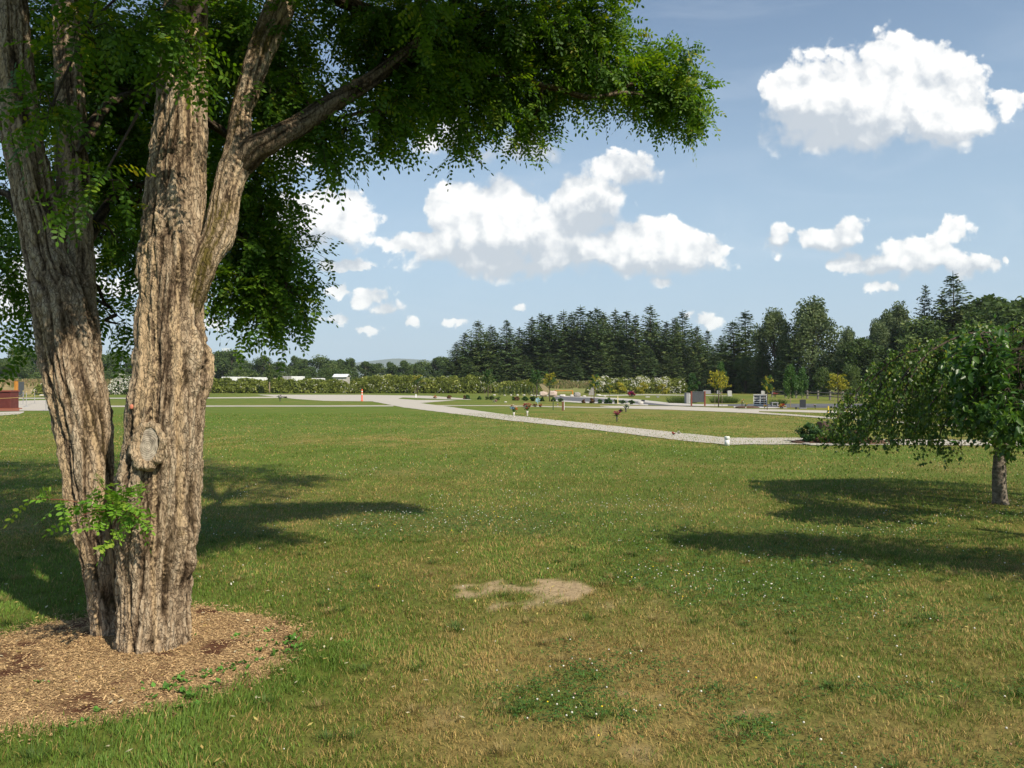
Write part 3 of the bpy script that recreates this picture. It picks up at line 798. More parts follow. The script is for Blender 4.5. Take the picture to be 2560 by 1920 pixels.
# grass blades
def grass():
    rg = np.random.default_rng(12)
    Vs, Qs, Cs, off = [], [], [], 0
    for (y0, y1, dens, wsc, hsc) in ((2.4, 5.2, 12500, 1.0, .95), (5.2, 8.5, 6200, 1.35, 1.0), (8.5, 14, 1700, 2.1, 1.05), (14, 26, 420, 3.8, 1.15), (26, 46, 90, 7.0, 1.3)):
        side = 2.2
        area = .72 * (y1 ** 2 - y0 ** 2) + 2 * side * (y1 - y0)
        n = int(area * dens)
        y = y0 + (y1 - y0) * rg.random(n * 3)
        y = y[rg.random(n * 3) < (.72 * y + side) / (.72 * y1 + side)][:n]; n = len(y)
        x = (rg.random(n) * 2 - 1) * (.72 * y + side)
        dry, bare, clo, me = lawn_fields(x, y)
        tuft = fbm(xy0(x, y, 14), 2, 101)
        p = np.where(me < 0, .004 + .5 * sstep(-.14, .0, me) * (tuft > .1), 1.0) * (1 - bare * .93) * np.clip(.75 + .9 * tuft, .15, 1) * (1 - .35 * clo) * (1 - .30 * dry)
        p = p * np.where((me >= 0) & (me < .2), .8, 1)
        k = rg.random(n) < p
        x, y, dry, me, tuft, clo = x[k], y[k], dry[k], me[k], tuft[k], clo[k]
        n = len(x)
        lush = np.clip(1 - dry * 1.4, 0, 1)
        hgt = (rg.uniform(.012, .030, n) * (1 + .5 * lush) + .012 * np.clip(tuft, 0, 1)) * hsc
        hgt = hgt * np.where((me > -.05) & (me < .35) & (y < 4.9), 1.45, 1)
        isdry = rg.random(n) < np.clip(.06 + dry * .95, 0, .96)
        flatn = np.where(isdry, rg.uniform(.5, 1.9, n), rg.uniform(.15, 1.2, n))
        th = rg.random(n) * 2 * np.pi
        th = np.where(rg.random(n) < .35, 1.2 * fbm(xy0(x, y, 1.6), 2, 131) * np.pi + .4, th)
        lean = np.stack([np.cos(th), np.sin(th), np.zeros(n)], -1)
        up = np.array([0, 0, 1.0])
        B = np.stack([x, y, np.zeros(n) - .004 + .010 * fbm(xy0(x, y, 1.1), 3, 5) * sstep(40, 8, y)], -1)
        Lh = (hgt * np.where(isdry, 1.15, 1.0))[:, None]
        fl = flatn[:, None]
        d1 = nrm(up + lean * fl * .5); d2 = nrm(up * .8 + lean * fl * 1.1)
        mid = B + d1 * Lh * .5; tip = mid + d2 * Lh * .55
        wv = np.stack([-np.sin(th), np.cos(th), np.zeros(n)], -1)
        ph = rg.random(n) * 2 * np.pi
        wv = nrm(wv + .6 * np.stack([np.cos(ph), np.sin(ph), np.zeros(n)], -1))
        w = (rg.uniform(.0011, .0022, n) * wsc)[:, None]
        V = np.stack([B - wv * w, B + wv * w, mid + wv * w * .8, mid - wv * w * .8, tip], 1).reshape(-1, 3)
        base = off + np.arange(n) * 5
        Qs.append((np.stack([base, base + 1, base + 2, base + 3], -1), np.stack([base + 3, base + 2, base + 4], -1)))
        g = GREEN * (1 - rg.random(n)[:, None]) + GREEN2 * 1.05 * rg.random(n)[:, None]
        g = GREEN * .5 + g * .6 + rg.normal(0, .008, (n, 1))
        lushk = lush[:, None]
        g = g * 1.12 * (1 - .25 * lushk) + np.array([.055, .125, .022]) * .5 * lushk
        d = DRY * 1.08 * rg.uniform(.6, 1.45, n)[:, None] * np.array([1, 1, 1]) + np.array([.04, .01, 0]) * rg.random(n)[:, None]
        c = np.where(isdry[:, None], d, g)
        Vs.append(V); Cs.append(np.repeat(np.clip(c, .01, 1), 5, 0)); off += n * 5
    nt_ = 150
    ty = np.sqrt(rg.random(nt_) * (8.5 ** 2 - 3.0 ** 2) + 9.0); tx = (rg.random(nt_) * 2 - 1) * .72 * ty
    k = mulch_edge(tx, ty) > .1; tx, ty = tx[k], ty[k]
    per = 70
    x = np.repeat(tx, per); y = np.repeat(ty, per); n = len(x)
    dx_, dy_ = rg.normal(0, .035, n), rg.normal(0, .03, n)
    th = np.arctan2(dy_, dx_)
    lean = np.stack([np.cos(th), np.sin(th), np.zeros(n)], -1) * rg.uniform(.3, 1.3, n)[:, None]
    B = np.stack([x + dx_, y + dy_, np.zeros(n)], -1)
    Lh = rg.uniform(.022, .055, n)[:, None]
    mid = B + nrm(np.array([0, 0, 1.0]) + lean * .5) * Lh * .5; tip = mid + nrm(np.array([0, 0, .8]) + lean) * Lh * .55
    wv = np.stack([-np.sin(th), np.cos(th), np.zeros(n)], -1); w = rg.uniform(.0012, .0026, n)[:, None]
    Vs.append(np.stack([B - wv * w, B + wv * w, mid + wv * w * .8, mid - wv * w * .8, tip], 1).reshape(-1, 3))
    base = off + np.arange(n) * 5; off += n * 5
    Qs.append((np.stack([base, base + 1, base + 2, base + 3], -1), np.stack([base + 3, base + 2, base + 4], -1)))
    tc_ = np.where(np.repeat(rg.random(len(tx)) < .3, per)[:, None], np.array([.28, .215, .08]), np.array([.078, .132, .024])) * rg.uniform(.7, 1.3, n)[:, None]
    Cs.append(np.repeat(tc_, 5, 0))
    V = np.concatenate(Vs); C = np.concatenate(Cs)
    q = np.concatenate([a for a, b in Qs]); t = np.concatenate([b for a, b in Qs])
    o = mesh('grass', V, q, t, colmat('grass_blade', trans=.28, rough=.6, spec=.25), None, None, {'col': C})
    tag(o, 'mown lawn grass, green and dried to straw in patches', 'grass', None, 'stuff')
    # clover leaves
    Vs, Cs = [], []
    for (y0, y1, dens, sc) in ((2.9, 5.5, 1800, 1.0), (5.5, 10, 700, 1.25)):
        n = int(.72 * (y1 ** 2 - y0 ** 2) * dens)
        y = np.sqrt(rg.random(n) * (y1 ** 2 - y0 ** 2) + y0 ** 2); x = (rg.random(n) * 2 - 1) * (.72 * y + .6)
        dry, bare, clo, me = lawn_fields(x, y)
        k = (rg.random(n) < sstep(.25, .85, clo)) & (me > .05)
        x, y = x[k], y[k]; n = len(x)
        z = rg.uniform(.014, .034, n)
        c = np.stack([x, y, z], -1)
        for j in range(3):
            th = rg.random(n) * .4 + j * 2.094 + x * 91
            a = np.stack([np.cos(th), np.sin(th), rg.normal(.1, .25, n)], -1)
            b = np.stack([-np.sin(th), np.cos(th), rg.normal(0, .25, n)], -1)
            s = (rg.uniform(.005, .0085, n) * sc)[:, None]
            Vs.append(np.stack([c, c + a * s + b * s * .75, c + a * s * 1.7, c + a * s - b * s * .75], 1).reshape(-1, 3))
            cc = CLOV * rg.uniform(.8, 1.4, n)[:, None]
            Cs.append(np.repeat(cc, 4, 0))
    V = np.concatenate(Vs)
    o = mesh('clover', V, np.arange(len(V)).reshape(-1, 4), None, colmat('clover_leaf', trans=.25, rough=.6, spec=.25), None, None, {'col': np.concatenate(Cs)})
    tag(o, 'low clover leaves growing in patches through the lawn', 'clover', None, 'stuff')
    # white clover heads
    Vs, Qs, Cs, off = [], [], [], 0
    prof = [(0, 0), (.75, .25), (1, .6), (.7, 1.0), (0, 1.15)]
    for (y0, y1, dens, sc) in ((2.9, 6, 52, 1.0), (6, 12, 44, 1.1), (12, 24, 10, 1.5), (24, 48, 2.0, 1.3)):
        n = int(.72 * (y1 ** 2 - y0 ** 2) * dens)
        y = np.sqrt(rg.random(n) * (y1 ** 2 - y0 ** 2) + y0 ** 2); x = (rg.random(n) * 2 - 1) * .72 * y
        dry, bare, clo, me = lawn_fields(x, y)
        k = (rg.random(n) < sstep(.30, .95, clo) * .9 + .05) & (me > .15)
        x, y = x[k], y[k]; n = len(x)
        s = rg.uniform(.0036, .0066, n) * sc
        z0 = rg.uniform(.022, .042, n)
        sides = 6
        rings = []
        for pr, pz in prof:
            for j in range(sides):
                t = 2 * np.pi * j / sides
                rings.append(np.stack([x + s * pr * np.cos(t), y + s * pr * np.sin(t), z0 + s * pz * 1.5], -1))
        V = np.stack(rings, 1)
        qs = []
        for i in range(len(prof) - 1):
            for j in range(sides):
                qs.append((i * sides + j, i * sides + (j + 1) % sides, (i + 1) * sides + (j + 1) % sides, (i + 1) * sides + j))
        qs = np.array(qs)
        Qs.append((off + np.arange(n)[:, None, None] * len(rings) + qs[None]).reshape(-1, 4))
        Vs.append(V.reshape(-1, 3)); off += n * len(rings)
        cc = np.where((rg.random(n) < .16)[:, None], np.array([.42, .25, .16]), np.array([.66, .64, .54])) * rg.uniform(.75, 1.1, n)[:, None]
        cc = np.where((rg.random(n) < .05)[:, None], np.array([.75, .55, .03]), cc)
        Cs.append(np.repeat(cc, len(rings), 0))
    o = mesh('clover_flowers', np.concatenate(Vs), np.concatenate(Qs), None, colmat('clover_head', rough=.8), None, None, {'col': np.concatenate(Cs)}, True)
    tag(o, 'white clover flower heads dotted over the lawn', 'flowers', None, 'stuff')
grass()

# ------------------------------------------------------------------ foliage builders
def diamonds(P, size, rg, aspect=.55, flat=0.0, axis=None, spread=1.0):
    """one small leaf-like diamond per point; returns verts, quads"""
    n = len(P)
    a = rg.normal(0, 1, (n, 3)) * spread
    if axis is not None: a = a + axis
    if flat: a[:, 2] *= (1 - flat)
    a = nrm(a)
    b = nrm(np.cross(a, rg.normal(0, 1, (n, 3))))
    s = (size * rg.uniform(.6, 1.3, n))[:, None]
    V = np.stack([P - a * s, P + b * s * aspect, P + a * s, P - b * s * aspect], 1).reshape(-1, 3)
    return V, np.arange(n * 4).reshape(-1, 4)

def leaf_obj(name, P, size, rg, mat, parent, rnd=None, **kw):
    V, q = diamonds(P, size, rg, **kw)
    r = np.repeat(rg.random(len(P)) if rnd is None else rnd, 4)
    return mesh(name, V, q, None, mat, parent, {'rnd': np.clip(r, 0, 1)})

def ellipsoid_pts(c, r, n, rg, shell=.55):
    d = nrm(rg.normal(0, 1, (n, 3)))
    rad = (shell + (1 - shell) * rg.random(n)) if shell > 0 else rg.random(n) ** (1 / 3)
    return np.array(c) + d * rad[:, None] * np.array(r)

def compound(P, D, L, npairs, lw, rg, droop=.25):
    """pinnate leaves: oval leaflets in pairs along a drooping stalk"""
    n = len(P)
    D = nrm(D)
    up = nrm(np.array([0, 0, 1.0]) + rg.normal(0, .45, (n, 3)))
    nn = nrm(up - (up * D).sum(-1, keepdims=True) * D)
    sd = np.cross(D, nn)
    Lc = L[:, None]
    zd = np.array([0, 0, -1.0])
    Vs, rn = [], []
    base_r = rg.random(n)
    def leaflet(c, a, w, l, wd):
        Vs.append(np.stack([c, c + a * l * .30 + w * wd * .46, c + a * l * .72 + w * wd * .44, c + a * l,
                            c + a * l * .72 - w * wd * .44, c + a * l * .30 - w * wd * .46], 1))
        rn.append(np.clip(base_r * .75 + rg.random(n) * .25, 0, 1))
    for k in range(npairs + 1):
        t = .20 + .80 * k / npairs
        c = P + D * Lc * t + zd * Lc * droop * t * t
        tg = nrm(D + zd * droop * 2 * t)
        for sgn in ((1, -1) if k < npairs else (0,)):
            if sgn:
                a = nrm(sd * sgn + tg * rg.uniform(.15, .5, (n, 1)) + nn * rg.normal(.0, .22, (n, 1)) + zd * rg.uniform(0, .45, (n, 1)))
            else:
                a = tg
            w = nrm((tg if sgn else sd) + rg.normal(0, .22, (n, 3)))
            w = nrm(w - (w * a).sum(-1, keepdims=True) * a)
            l = (lw * (1 - .35 * abs(t - .55)) * rg.uniform(.85, 1.12, n))[:, None]
            leaflet(c + a * .003, a, w, l, l * .50)
    # stalk strip
    V = np.concatenate(Vs, 0).reshape(-1, 3)
    m = len(V) // 6
    i = np.arange(m) * 6
    q = np.concatenate([np.stack([i, i + 1, i + 2, i + 3], -1), np.stack([i, i + 3, i + 4, i + 5], -1)])
    r = np.repeat(np.concatenate(rn), 6)
    t0 = P; t1 = P + D * Lc * .55 + zd * Lc * droop * .3; t2 = P + D * Lc + zd * Lc * droop
    s = sd * .0016
    SV = np.stack([t0 - s, t0 + s, t1 + s, t1 - s, t2 + s * .5, t2 - s * .5], 1).reshape(-1, 3)
    j = np.arange(n) * 6 + len(V)
    q = np.concatenate([q, np.stack([j, j + 1, j + 2, j + 3], -1), np.stack([j + 3, j + 2, j + 4, j + 5], -1)])
    V = np.concatenate([V, SV]); r = np.concatenate([r, np.repeat(base_r * .5, 6)])
    return V, q, r

def spline(pts, n):
    pts = np.asarray(pts, float)
    P = np.concatenate([[2 * pts[0] - pts[1]], pts, [2 * pts[-1] - pts[-2]]])
    m = len(pts) - 1
    u = np.linspace(0, m, n); i = np.minimum(u.astype(int), m - 1); t = (u - i)[:, None]
    p0, p1, p2, p3 = P[i], P[i + 1], P[i + 2], P[i + 3]
    return .5 * (2 * p1 + (p2 - p0) * t + (2 * p0 - 5 * p1 + 4 * p2 - p3) * t * t + (3 * p1 - p0 - 3 * p2 + p3) * t ** 3)

def bark_tube(name, pts, rad, parent, seed=0, nth=170, ds=.008, rough=1.0, bumps=(), flute=.03, streak=.5, moss=0.0, cap=True, zig=0.0, mat='bark'):
    pts = np.asarray(pts, float); rad = np.asarray(rad, float)[:, None]
    PR = np.concatenate([pts, rad], 1)
    ln = np.linalg.norm(np.diff(pts, axis=0), axis=1).sum()
    n = max(12, int(ln / ds))
    C = spline(PR, n)
    C, R = C[:, :3], np.maximum(C[:, 3], .004)
    if zig:
        s_ = np.linspace(0, ln, n)
        C = C + zig * np.stack([fbm(np.stack([s_ * 2.2, s_ * 0 + seed, s_ * 0], -1), 3, 5), fbm(np.stack([s_ * 2.2, s_ * 0 + seed + 9, s_ * 0], -1), 3, 6), fbm(np.stack([s_ * 2.2, s_ * 0 + seed + 5, s_ * 0], -1), 3, 7)], -1)
    T = nrm(np.gradient(C, axis=0))
    s = np.concatenate([[0], np.cumsum(np.linalg.norm(np.diff(C, axis=0), axis=1))])
    Nn = np.zeros_like(C)
    ref = np.array([1.0, 0, 0]) if abs(T[0][0]) < .8 else np.array([0, 0, 1.0])
    v = ref - ref.dot(T[0]) * T[0]; v /= np.linalg.norm(v)
    for i in range(n):
        v = v - v.dot(T[i]) * T[i]; v /= np.linalg.norm(v); Nn[i] = v
    Bn = np.cross(T, Nn)
    th = np.linspace(0, 2 * np.pi, nth, endpoint=False)
    SS, TH = np.meshgrid(s, th, indexing='ij')
    RR = np.repeat(R[:, None], nth, 1)
    x, y = RR * np.cos(TH), RR * np.sin(TH)
    q = np.stack([x, y, SS], -1) + seed * 13.7
    tw = TH + SS * .35
    # warp and furrows
    wx = fbm(q * np.array([9, 9, 2.2]), 3, seed + 1) * .028
    wy = fbm(q * np.array([9, 9, 2.2]), 3, seed + 2) * .028
    qa = np.stack([q[..., 0] + wx, q[..., 1] + wy, q[..., 2]], -1)
    f1 = np.abs(vnoise(qa * np.array([23, 23, 1.7]), seed + 3))
    f2 = np.abs(vnoise(qa * np.array([44, 44, 4.0]), seed + 4))
    ridge = np.clip(f1 * 2.1, 0, 1) ** .9
    ridge2 = np.clip(f2 * 2.0, 0, 1)
    cr = np.abs(vnoise(q * np.array([40, 40, 13.0]), seed + 8))
    plate = np.clip(cr * 3, 0, 1)
    fine = fbm(q * np.array([95, 95, 60.0]), 3, seed + 5)
    hs = .58 * ridge + .30 * ridge2 + .08 * plate
    h = hs + .24 * fine - .04 * plate
    sm = fbm(np.stack([np.cos(tw) * 1.6 + seed, np.sin(tw) * 1.6, SS * .55], -1), 3, seed + 6)
    stre = vnoise(np.stack([np.cos(tw) * 6.0 + seed * 3, np.sin(tw) * 6.0, SS * .8], -1) + np.stack([wx, wy, wx], -1) * 9, seed + 7)
    stre = sstep(.34, .66, stre + .25 * sm + .5 * fine) * streak
    h = h * (1 - .40 * stre) + .62 * .40 * stre
    hs = hs * (1 - .55 * stre) + .66 * .55 * stre
    med = fbm(q * np.array([34, 34, 16.0]), 3, seed + 25)
    disp = (.040 * (hs - .72) + .0020 * fine + .011 * med) * rough * np.clip(RR / .16, .25, 1.3)
    disp = disp + flute * sm * np.clip(RR / .2, .2, 1) + .35 * flute * np.sin(3 * tw + seed) * np.clip(RR / .2, .2, 1)
    for (bth, bs, wth, ws, amp) in bumps:
        dth = np.angle(np.exp(1j * (TH - bth)))
        g = np.exp(-(dth * RR / wth) ** 2 - ((SS - bs) / ws) ** 2)
        lump = 1 + .5 * fbm(q * 22, 3, seed + 17)
        disp = disp + amp * g * lump
    rr = RR + disp
    V = C[:, None, :] + rr[..., None] * (np.cos(TH)[..., None] * Nn[:, None, :] + np.sin(TH)[..., None] * Bn[:, None, :])
    mossv = np.zeros_like(h)
    if moss:
        mossv = moss * sstep(.0, .45, fbm(q * np.array([5, 5, 2.5]), 4, seed + 30)) * sstep(.75, .2, h)
    colr = np.stack([np.clip(h, 0, 1), stre, np.clip(mossv, 0, 1)], -1).reshape(-1, 3)
    i, j = np.meshgrid(np.arange(n - 1), np.arange(nth), indexing='ij')
    qd = np.stack([i * nth + j, i * nth + (j + 1) % nth, (i + 1) * nth + (j + 1) % nth, (i + 1) * nth + j], -1).reshape(-1, 4)
    V = V.reshape(-1, 3)
    tris = None
    if cap:
        V = np.concatenate([V, [C[-1] + T[-1] * R[-1] * .5]]); colr = np.concatenate([colr, [[.5, 0, 0]]])
        j = np.arange(nth); b = (n - 1) * nth
        tris = np.stack([b + j, b + (j + 1) % nth, np.full(nth, n * nth)], -1)
    return mesh(name, V, qd, tris, M[mat], parent, None, {'bark': colr}, True)

def trunkline(rows, d_of, k=.955):
    """rows: (y, left, right) photo notes -> centre line and radii, trunk standing at depth d"""
    pts, rad = [], []
    for (y, l, r) in rows:
        d = d_of(y)
        pts.append(at((l + r) / 2, y, d)); rad.append((r - l) / 2 * S / F * d * k)
    return pts, rad

# ------------------------------------------------------------------ the big twin-stemmed tree
def locust():
    base = gx(300, 4.9)
    t = thing('locust_tree', 'big old tree with furrowed tan bark, twin leaning stems and overhanging feathery leaves', 'tree', base)
    off = np.array([base[0], base[1], 0])
    def L_(pts): return [np.asarray(p) - off for p in pts]
    # main stem
    rows = [(1480, 238, 428), (1430, 252, 414), (1370, 257, 411), (1300, 258, 414), (1200, 256, 421), (1100, 262, 432), (1000, 270, 439), (900, 274, 442), (800, 292, 438), (700, 298, 438),
            (600, 302, 450), (540, 303, 452), (500, 308, 445), (400, 319, 444), (300, 331, 447), (200, 338, 447), (100, 345, 446), (0, 352, 450), (-150, 362, 452), (-400, 380, 458), (-800, 420, 475), (-1200, 470, 500)]
    pts, rad = trunkline(rows, lambda y: 4.88 + .0004 * max(0, 900 - y))
    bumps = [(-2.15, .0 + 1.02, .16, .17, .035), (-.35, 1.02, .10, .12, .05), (-.30, .78, .07, .10, .045), (-1.2, 1.5, .10, .20, -.02), (-.9, .95, .05, .3, -.03),
             (0.0, 2.05, .16, .22, .07), (-2.6, .35, .08, .3, .03), (-1.0, .1, .25, .15, .02), (-2.4, 1.32, .1, .15, .04)]
    rad = [r_ * (.965 if i_ < 3 else .93) for i_, r_ in enumerate(rad)]
    main = bark_tube('trunk', L_(pts), rad, t, 1, 230, .0075, 1.0, bumps, .028, .75, .12)
    # left stem
    rows = [(1450, 186, 285), (1400, 198, 270), (1360, 199, 266), (1300, 193, 258), (1200, 176, 250), (1100, 152, 244), (1000, 138, 243), (900, 120, 236), (800, 96, 217), (700, 78, 207),
            (640, 68, 190), (560, 56, 150), (500, 44, 134), (400, 24, 108), (300, 4, 88), (200, -8, 70), (100, -16, 60), (0, -24, 52), (-200, -50, 28), (-600, -120, -50)]
    pts, rad = trunkline(rows, lambda y: 5.08 + .0003 * max(0, 1000 - y))
    bark_tube('trunk', L_(pts), rad, t, 2, 190, .008, 1.0, [(-.5, .15, .1, .25, .03)], .026, .80, .22)
    rows = [(800, 120, 200), (700, 135, 205), (620, 145, 205), (500, 128, 199), (400, 126, 194), (300, 122, 186), (150, 118, 176), (0, 112, 165), (-300, 100, 150), (-700, 130, 160)]
    pts, rad = trunkline(rows, lambda y: 5.22 + .0006 * max(0, 800 - y))
    bark_tube('trunk', L_(pts), rad, t, 3, 130, .010, 1.0, (), .02, .45, .1)
    # right stem
    rows = [(780, 372, 392), (720, 375, 415), (650, 385, 446), (600, 398, 466), (560, 412, 476), (500, 438, 502), (400, 457, 530), (330, 478, 552), (250, 492, 548), (200, 502, 566), (100, 532, 602), (0, 574, 646), (-150, 620, 690), (-400, 700, 760), (-800, 800, 840)]
    pts, rad = trunkline(rows, lambda y: 4.93 + .0011 * max(0, 560 - y), .82)
    bark_tube('trunk', L_(pts), rad, t, 4, 150, .009, 1.0, [(.3, .9, .12, .18, .03)], .02, .55, .75)
    # limbs
    limbs = []
    def limb(rows, seed, streak=.1, nth=60):
        pts = [at(x, y, d) for x, y, d, r in rows]
        rad = [r * .86 for *_, r in rows]
        bark_tube('branch', L_(pts), rad, t, seed, nth, .012, .75, (), .006, streak, .1, True, .02, 'shaded_branch_bark')
        limbs.append((spline(np.array(pts), 40), spline(np.stack([rad] * 3, -1), 40)[:, 0]))
    limb([(492, 420, 5.2, .04), (510, 365, 5.18, .09), (548, 325, 5.16, .105), (600, 292, 5.2, .088), (655, 262, 5.3, .080), (730, 212, 5.45, .074), (800, 172, 5.6, .070), (870, 122, 5.75, .062), (935, 62, 5.9, .055), (985, 0, 6.0, .048), (1040, -90, 6.2, .04), (1120, -230, 6.5, .025)], 11)
    limb([(600, -60, 5.6, .07), (740, 2, 5.8, .065), (850, 50, 6.1, .055), (930, 105, 6.25, .046), (1010, 150, 6.35, .040), (1100, 162, 6.5, .034), (1180, 184, 6.6, .030), (1260, 206, 6.7, .026), (1320, 204, 6.8, .020), (1370, 178, 6.9, .014), (1420, 160, 7.1, .010)], 12)
    limb([(1310, 206, 6.6, .018), (1355, 200, 6.7, .016), (1420, 215, 7.05, .011), (1480, 235, 7.1, .007)], 13, 0, 24)
    limb([(930, 75, 5.9, .012), (960, 55, 5.95, .03), (1010, 40, 6.1, .025), (1100, 15, 6.3, .02), (1220, 20, 6.6, .014), (1320, 60, 6.8, .008)], 14, 0, 24)
    limb([(630, 280, 5.27, .012), (655, 265, 5.4, .028), (700, 262, 5.5, .022), (780, 240, 5.7, .015), (850, 230, 5.85, .009)], 15, 0, 24)
    limb([(440, 560, 5.2, .012), (470, 525, 5.35, .03), (500, 515, 5.6, .03), (560, 540, 5.9, .022), (620, 600, 6.0, .012)], 16, 0, 24)
    limb([(440, 250, 5.2, .012), (450, 262, 5.35, .035), (500, 300, 5.8, .032), (560, 400, 6.0, .02), (600, 480, 6.1, .012)], 17, 0, 24)
    limb([(165, 330, 5.4, .015), (190, 290, 5.55, .05), (240, 220, 5.9, .04), (320, 200, 6.3, .03), (400, 240, 6.6, .02)], 18, 0, 24)
    limb([(165, 560, 5.38, .015), (195, 510, 5.5, .045), (250, 420, 5.9, .035), (300, 400, 6.2, .025), (270, 500, 6.3, .012)], 19, 0, 24)
    limb([(75, 510, 5.25, .012), (50, 470, 5.4, .04), (10, 420, 5.6, .03), (-40, 440, 5.8, .02), (0, 560, 5.9, .012)], 20, 0, 24)
    limb([(175, 610, 5.3, .008), (208, 615, 5.4, .016), (225, 650, 5.5, .014), (250, 680, 5.55, .008)], 21, 0, 20)
    limb([(110, 560, 5.2, .008), (75, 575, 5.4, .018), (70, 620, 5.5, .014), (80, 680, 5.55, .008)], 22, 0, 20)
    # crown: many clusters of leafy twigs hung on the limbs
    rg = np.random.default_rng(41)
    cl = []      # centre, radii, twigs
    def C(x, y, d, rx, ry, rd, n):
        if x > 900 and y > 180: y -= 22
        cl.append((at(x, y, d), np.array([rx * S / F * d, rd, ry * S / F * d]), int(n * (1.15 if x > 960 else 1.4))))
    # beyond the limb, right
    C(1445, 165, 7.1, 60, 55, .35, 34); C(1470, 225, 7.1, 45, 45, .3, 26); C(1495, 265, 7.1, 22, 30, .2, 9); C(1405, 205, 7.05, 45, 35, .35, 20); C(1400, 105, 7.1, 40, 28, .3, 12)
    C(1330, 150, 7.0, 60, 50, .4, 30); C(1260, 100, 6.8, 70, 65, .5, 42); C(1300, 40, 6.8, 40, 50, .5, 24); C(1210, 30, 6.6, 90, 60, .6, 46); C(1225, 190, 6.9, 60, 35, .4, 20)
    C(1130, 90, 6.6, 90, 60, .6, 44); C(1150, 205, 6.8, 70, 40, .4, 26); C(1110, 255, 6.8, 55, 40, .35, 17); C(1140, 285, 6.85, 30, 28, .25, 8); C(1020, 250, 6.6, 60, 50, .35, 20); C(1000, 300, 6.6, 30, 25, .2, 6)
    C(1050, 190, 6.6, 80, 35, .5, 26); C(1000, 100, 6.4, 90, 70, .6, 46); C(1060, 20, 6.4, 110, 50, .6, 46); C(930, 190, 6.2, 70, 45, .5, 28); C(900, 110, 6.2, 60, 60, .5, 30)
    C(940, 30, 6.1, 70, 50, .6, 30); C(860, 200, 6.0, 60, 40, .4, 22); C(840, 30, 6.0, 60, 45, .5, 26); C(830, 110, 6.0, 40, 40, .4, 14); C(760, 10, 5.9, 50, 30, .4, 12); C(775, 125, 5.9, 25, 20, .25, 4)
    C(760, 268, 5.7, 60, 28, .35, 15); C(830, 245, 5.85, 45, 22, .3, 12); C(690, 310, 5.6, 45, 25, .3, 10); C(620, 60, 5.7, 40, 70, .4, 18); C(625, 180, 5.7, 45, 60, .4, 20); C(600, 235, 5.6, 45, 30, .4, 14); C(690, 30, 5.9, 25, 22, .3, 3)
    C(665, 225, 5.6, 35, 24, .3, 8)
    # right of the trunk, hanging
    C(535, 430, 5.9, 60, 60, .5, 26); C(590, 470, 6.0, 45, 50, .4, 16); C(540, 540, 6.0, 70, 45, .5, 26); C(620, 560, 6.0, 50, 45, .4, 16); C(550, 602, 6.0, 80, 34, .5, 24); C(615, 618, 6.0, 45, 32, .4, 13)
    C(590, 662, 6.0, 50, 22, .3, 11); C(500, 630, 5.9, 45, 25, .4, 8); C(575, 370, 5.8, 30, 30, .3, 7); C(520, 340, 6.0, 40, 40, .4, 10); C(480, 470, 5.9, 40, 60, .5, 14)
    # behind the stems
    for (x, y, rx, ry, n) in ((60, 60, 110, 90, 34), (230, 60, 120, 90, 44), (500, 60, 90, 90, 36), (580, 120, 50, 80, 22), (240, 200, 110, 80, 44), (480, 220, 70, 80, 28), (250, 320, 110, 80, 42), (420, 330, 60, 70, 14), (250, 430, 90, 60, 32),
                              (470, 370, 50, 60, 14), (60, 220, 60, 90, 16), (230, 510, 70, 45, 14), (275, 555, 40, 20, 6), (10, 420, 50, 80, 14), (15, 530, 45, 50, 11), (25, 600, 35, 30, 6), (75, 690, 22, 45, 5), (225, 660, 22, 40, 4), (255, 700, 25, 25, 4),
                              (-60, 480, 60, 160, 14), (420, 100, 90, 90, 24)):
        C(x, y, 6.5 if y < 500 else 5.8, rx, ry, .8 if y < 500 else .35, int(n * (1.7 if y < 450 else 1.0)))
    # sprays in front of the stems
    C(110, 230, 4.45, 60, 35, .15, 6); C(215, 395, 4.5, 45, 25, .12, 4); C(340, 40, 4.3, 75, 45, .2, 9); C(400, 90, 4.35, 25, 40, .1, 3); C(180, 60, 4.3, 60, 40, .2, 6); C(930, 5, 5.2, 35, 20, .2, 4)
    nvis = len(cl)
    # upper crown above the picture
    for k in range(120):
        p = nrm(rg.normal(0, 1, 3)) * rg.random() ** .45
        c = np.array([-1.3, 6.9, 8.3]) + p * np.array([3.9, 3.7, 3.6])
        if c[1] < 3.6 + .55 * max(0, 5.5 - c[2]): continue
        if (HY - (c[2] - H) / c[1] * F) > -70: continue
        cl.append((c, np.array([.75, .75, .55]), 17))
    # unseen foliage added sunward of the left stems to throw shade on them
    for k in range(34):
        c = np.array([rg.uniform(-2.45, -1.55), 3.62 + rg.uniform(-.35, .40), 4.10 + 2.6 * rg.random()])
        cl.append((c, np.array([.32, .34, .26]), 24))
    # unseen foliage added overhead to keep the side limb and right stem shaded
    for k in range(34):
        c = np.array([rg.uniform(-.85, .9), rg.uniform(4.1, 5.2), 0])
        c[2] = H + (HY + rg.uniform(60, 120)) / F * c[1] + .25 + 2.2 * rg.random() ** 1.5
        if c[0] < -.4 and c[1] < 4.3: continue
        cl.append((c, np.array([.5, .45, .32]), 20))
    limb_pts = np.concatenate([l[0] for l in limbs])
    stems = np.array([[-1.6, 5.1, z] for z in np.linspace(3, 9, 25)] + [[-2.9, 5.3, z] for z in np.linspace(2.5, 7, 20)])
    limb_pts = np.concatenate([limb_pts, stems])
    tw = MB()
    LP, LD, LL = [], [], []
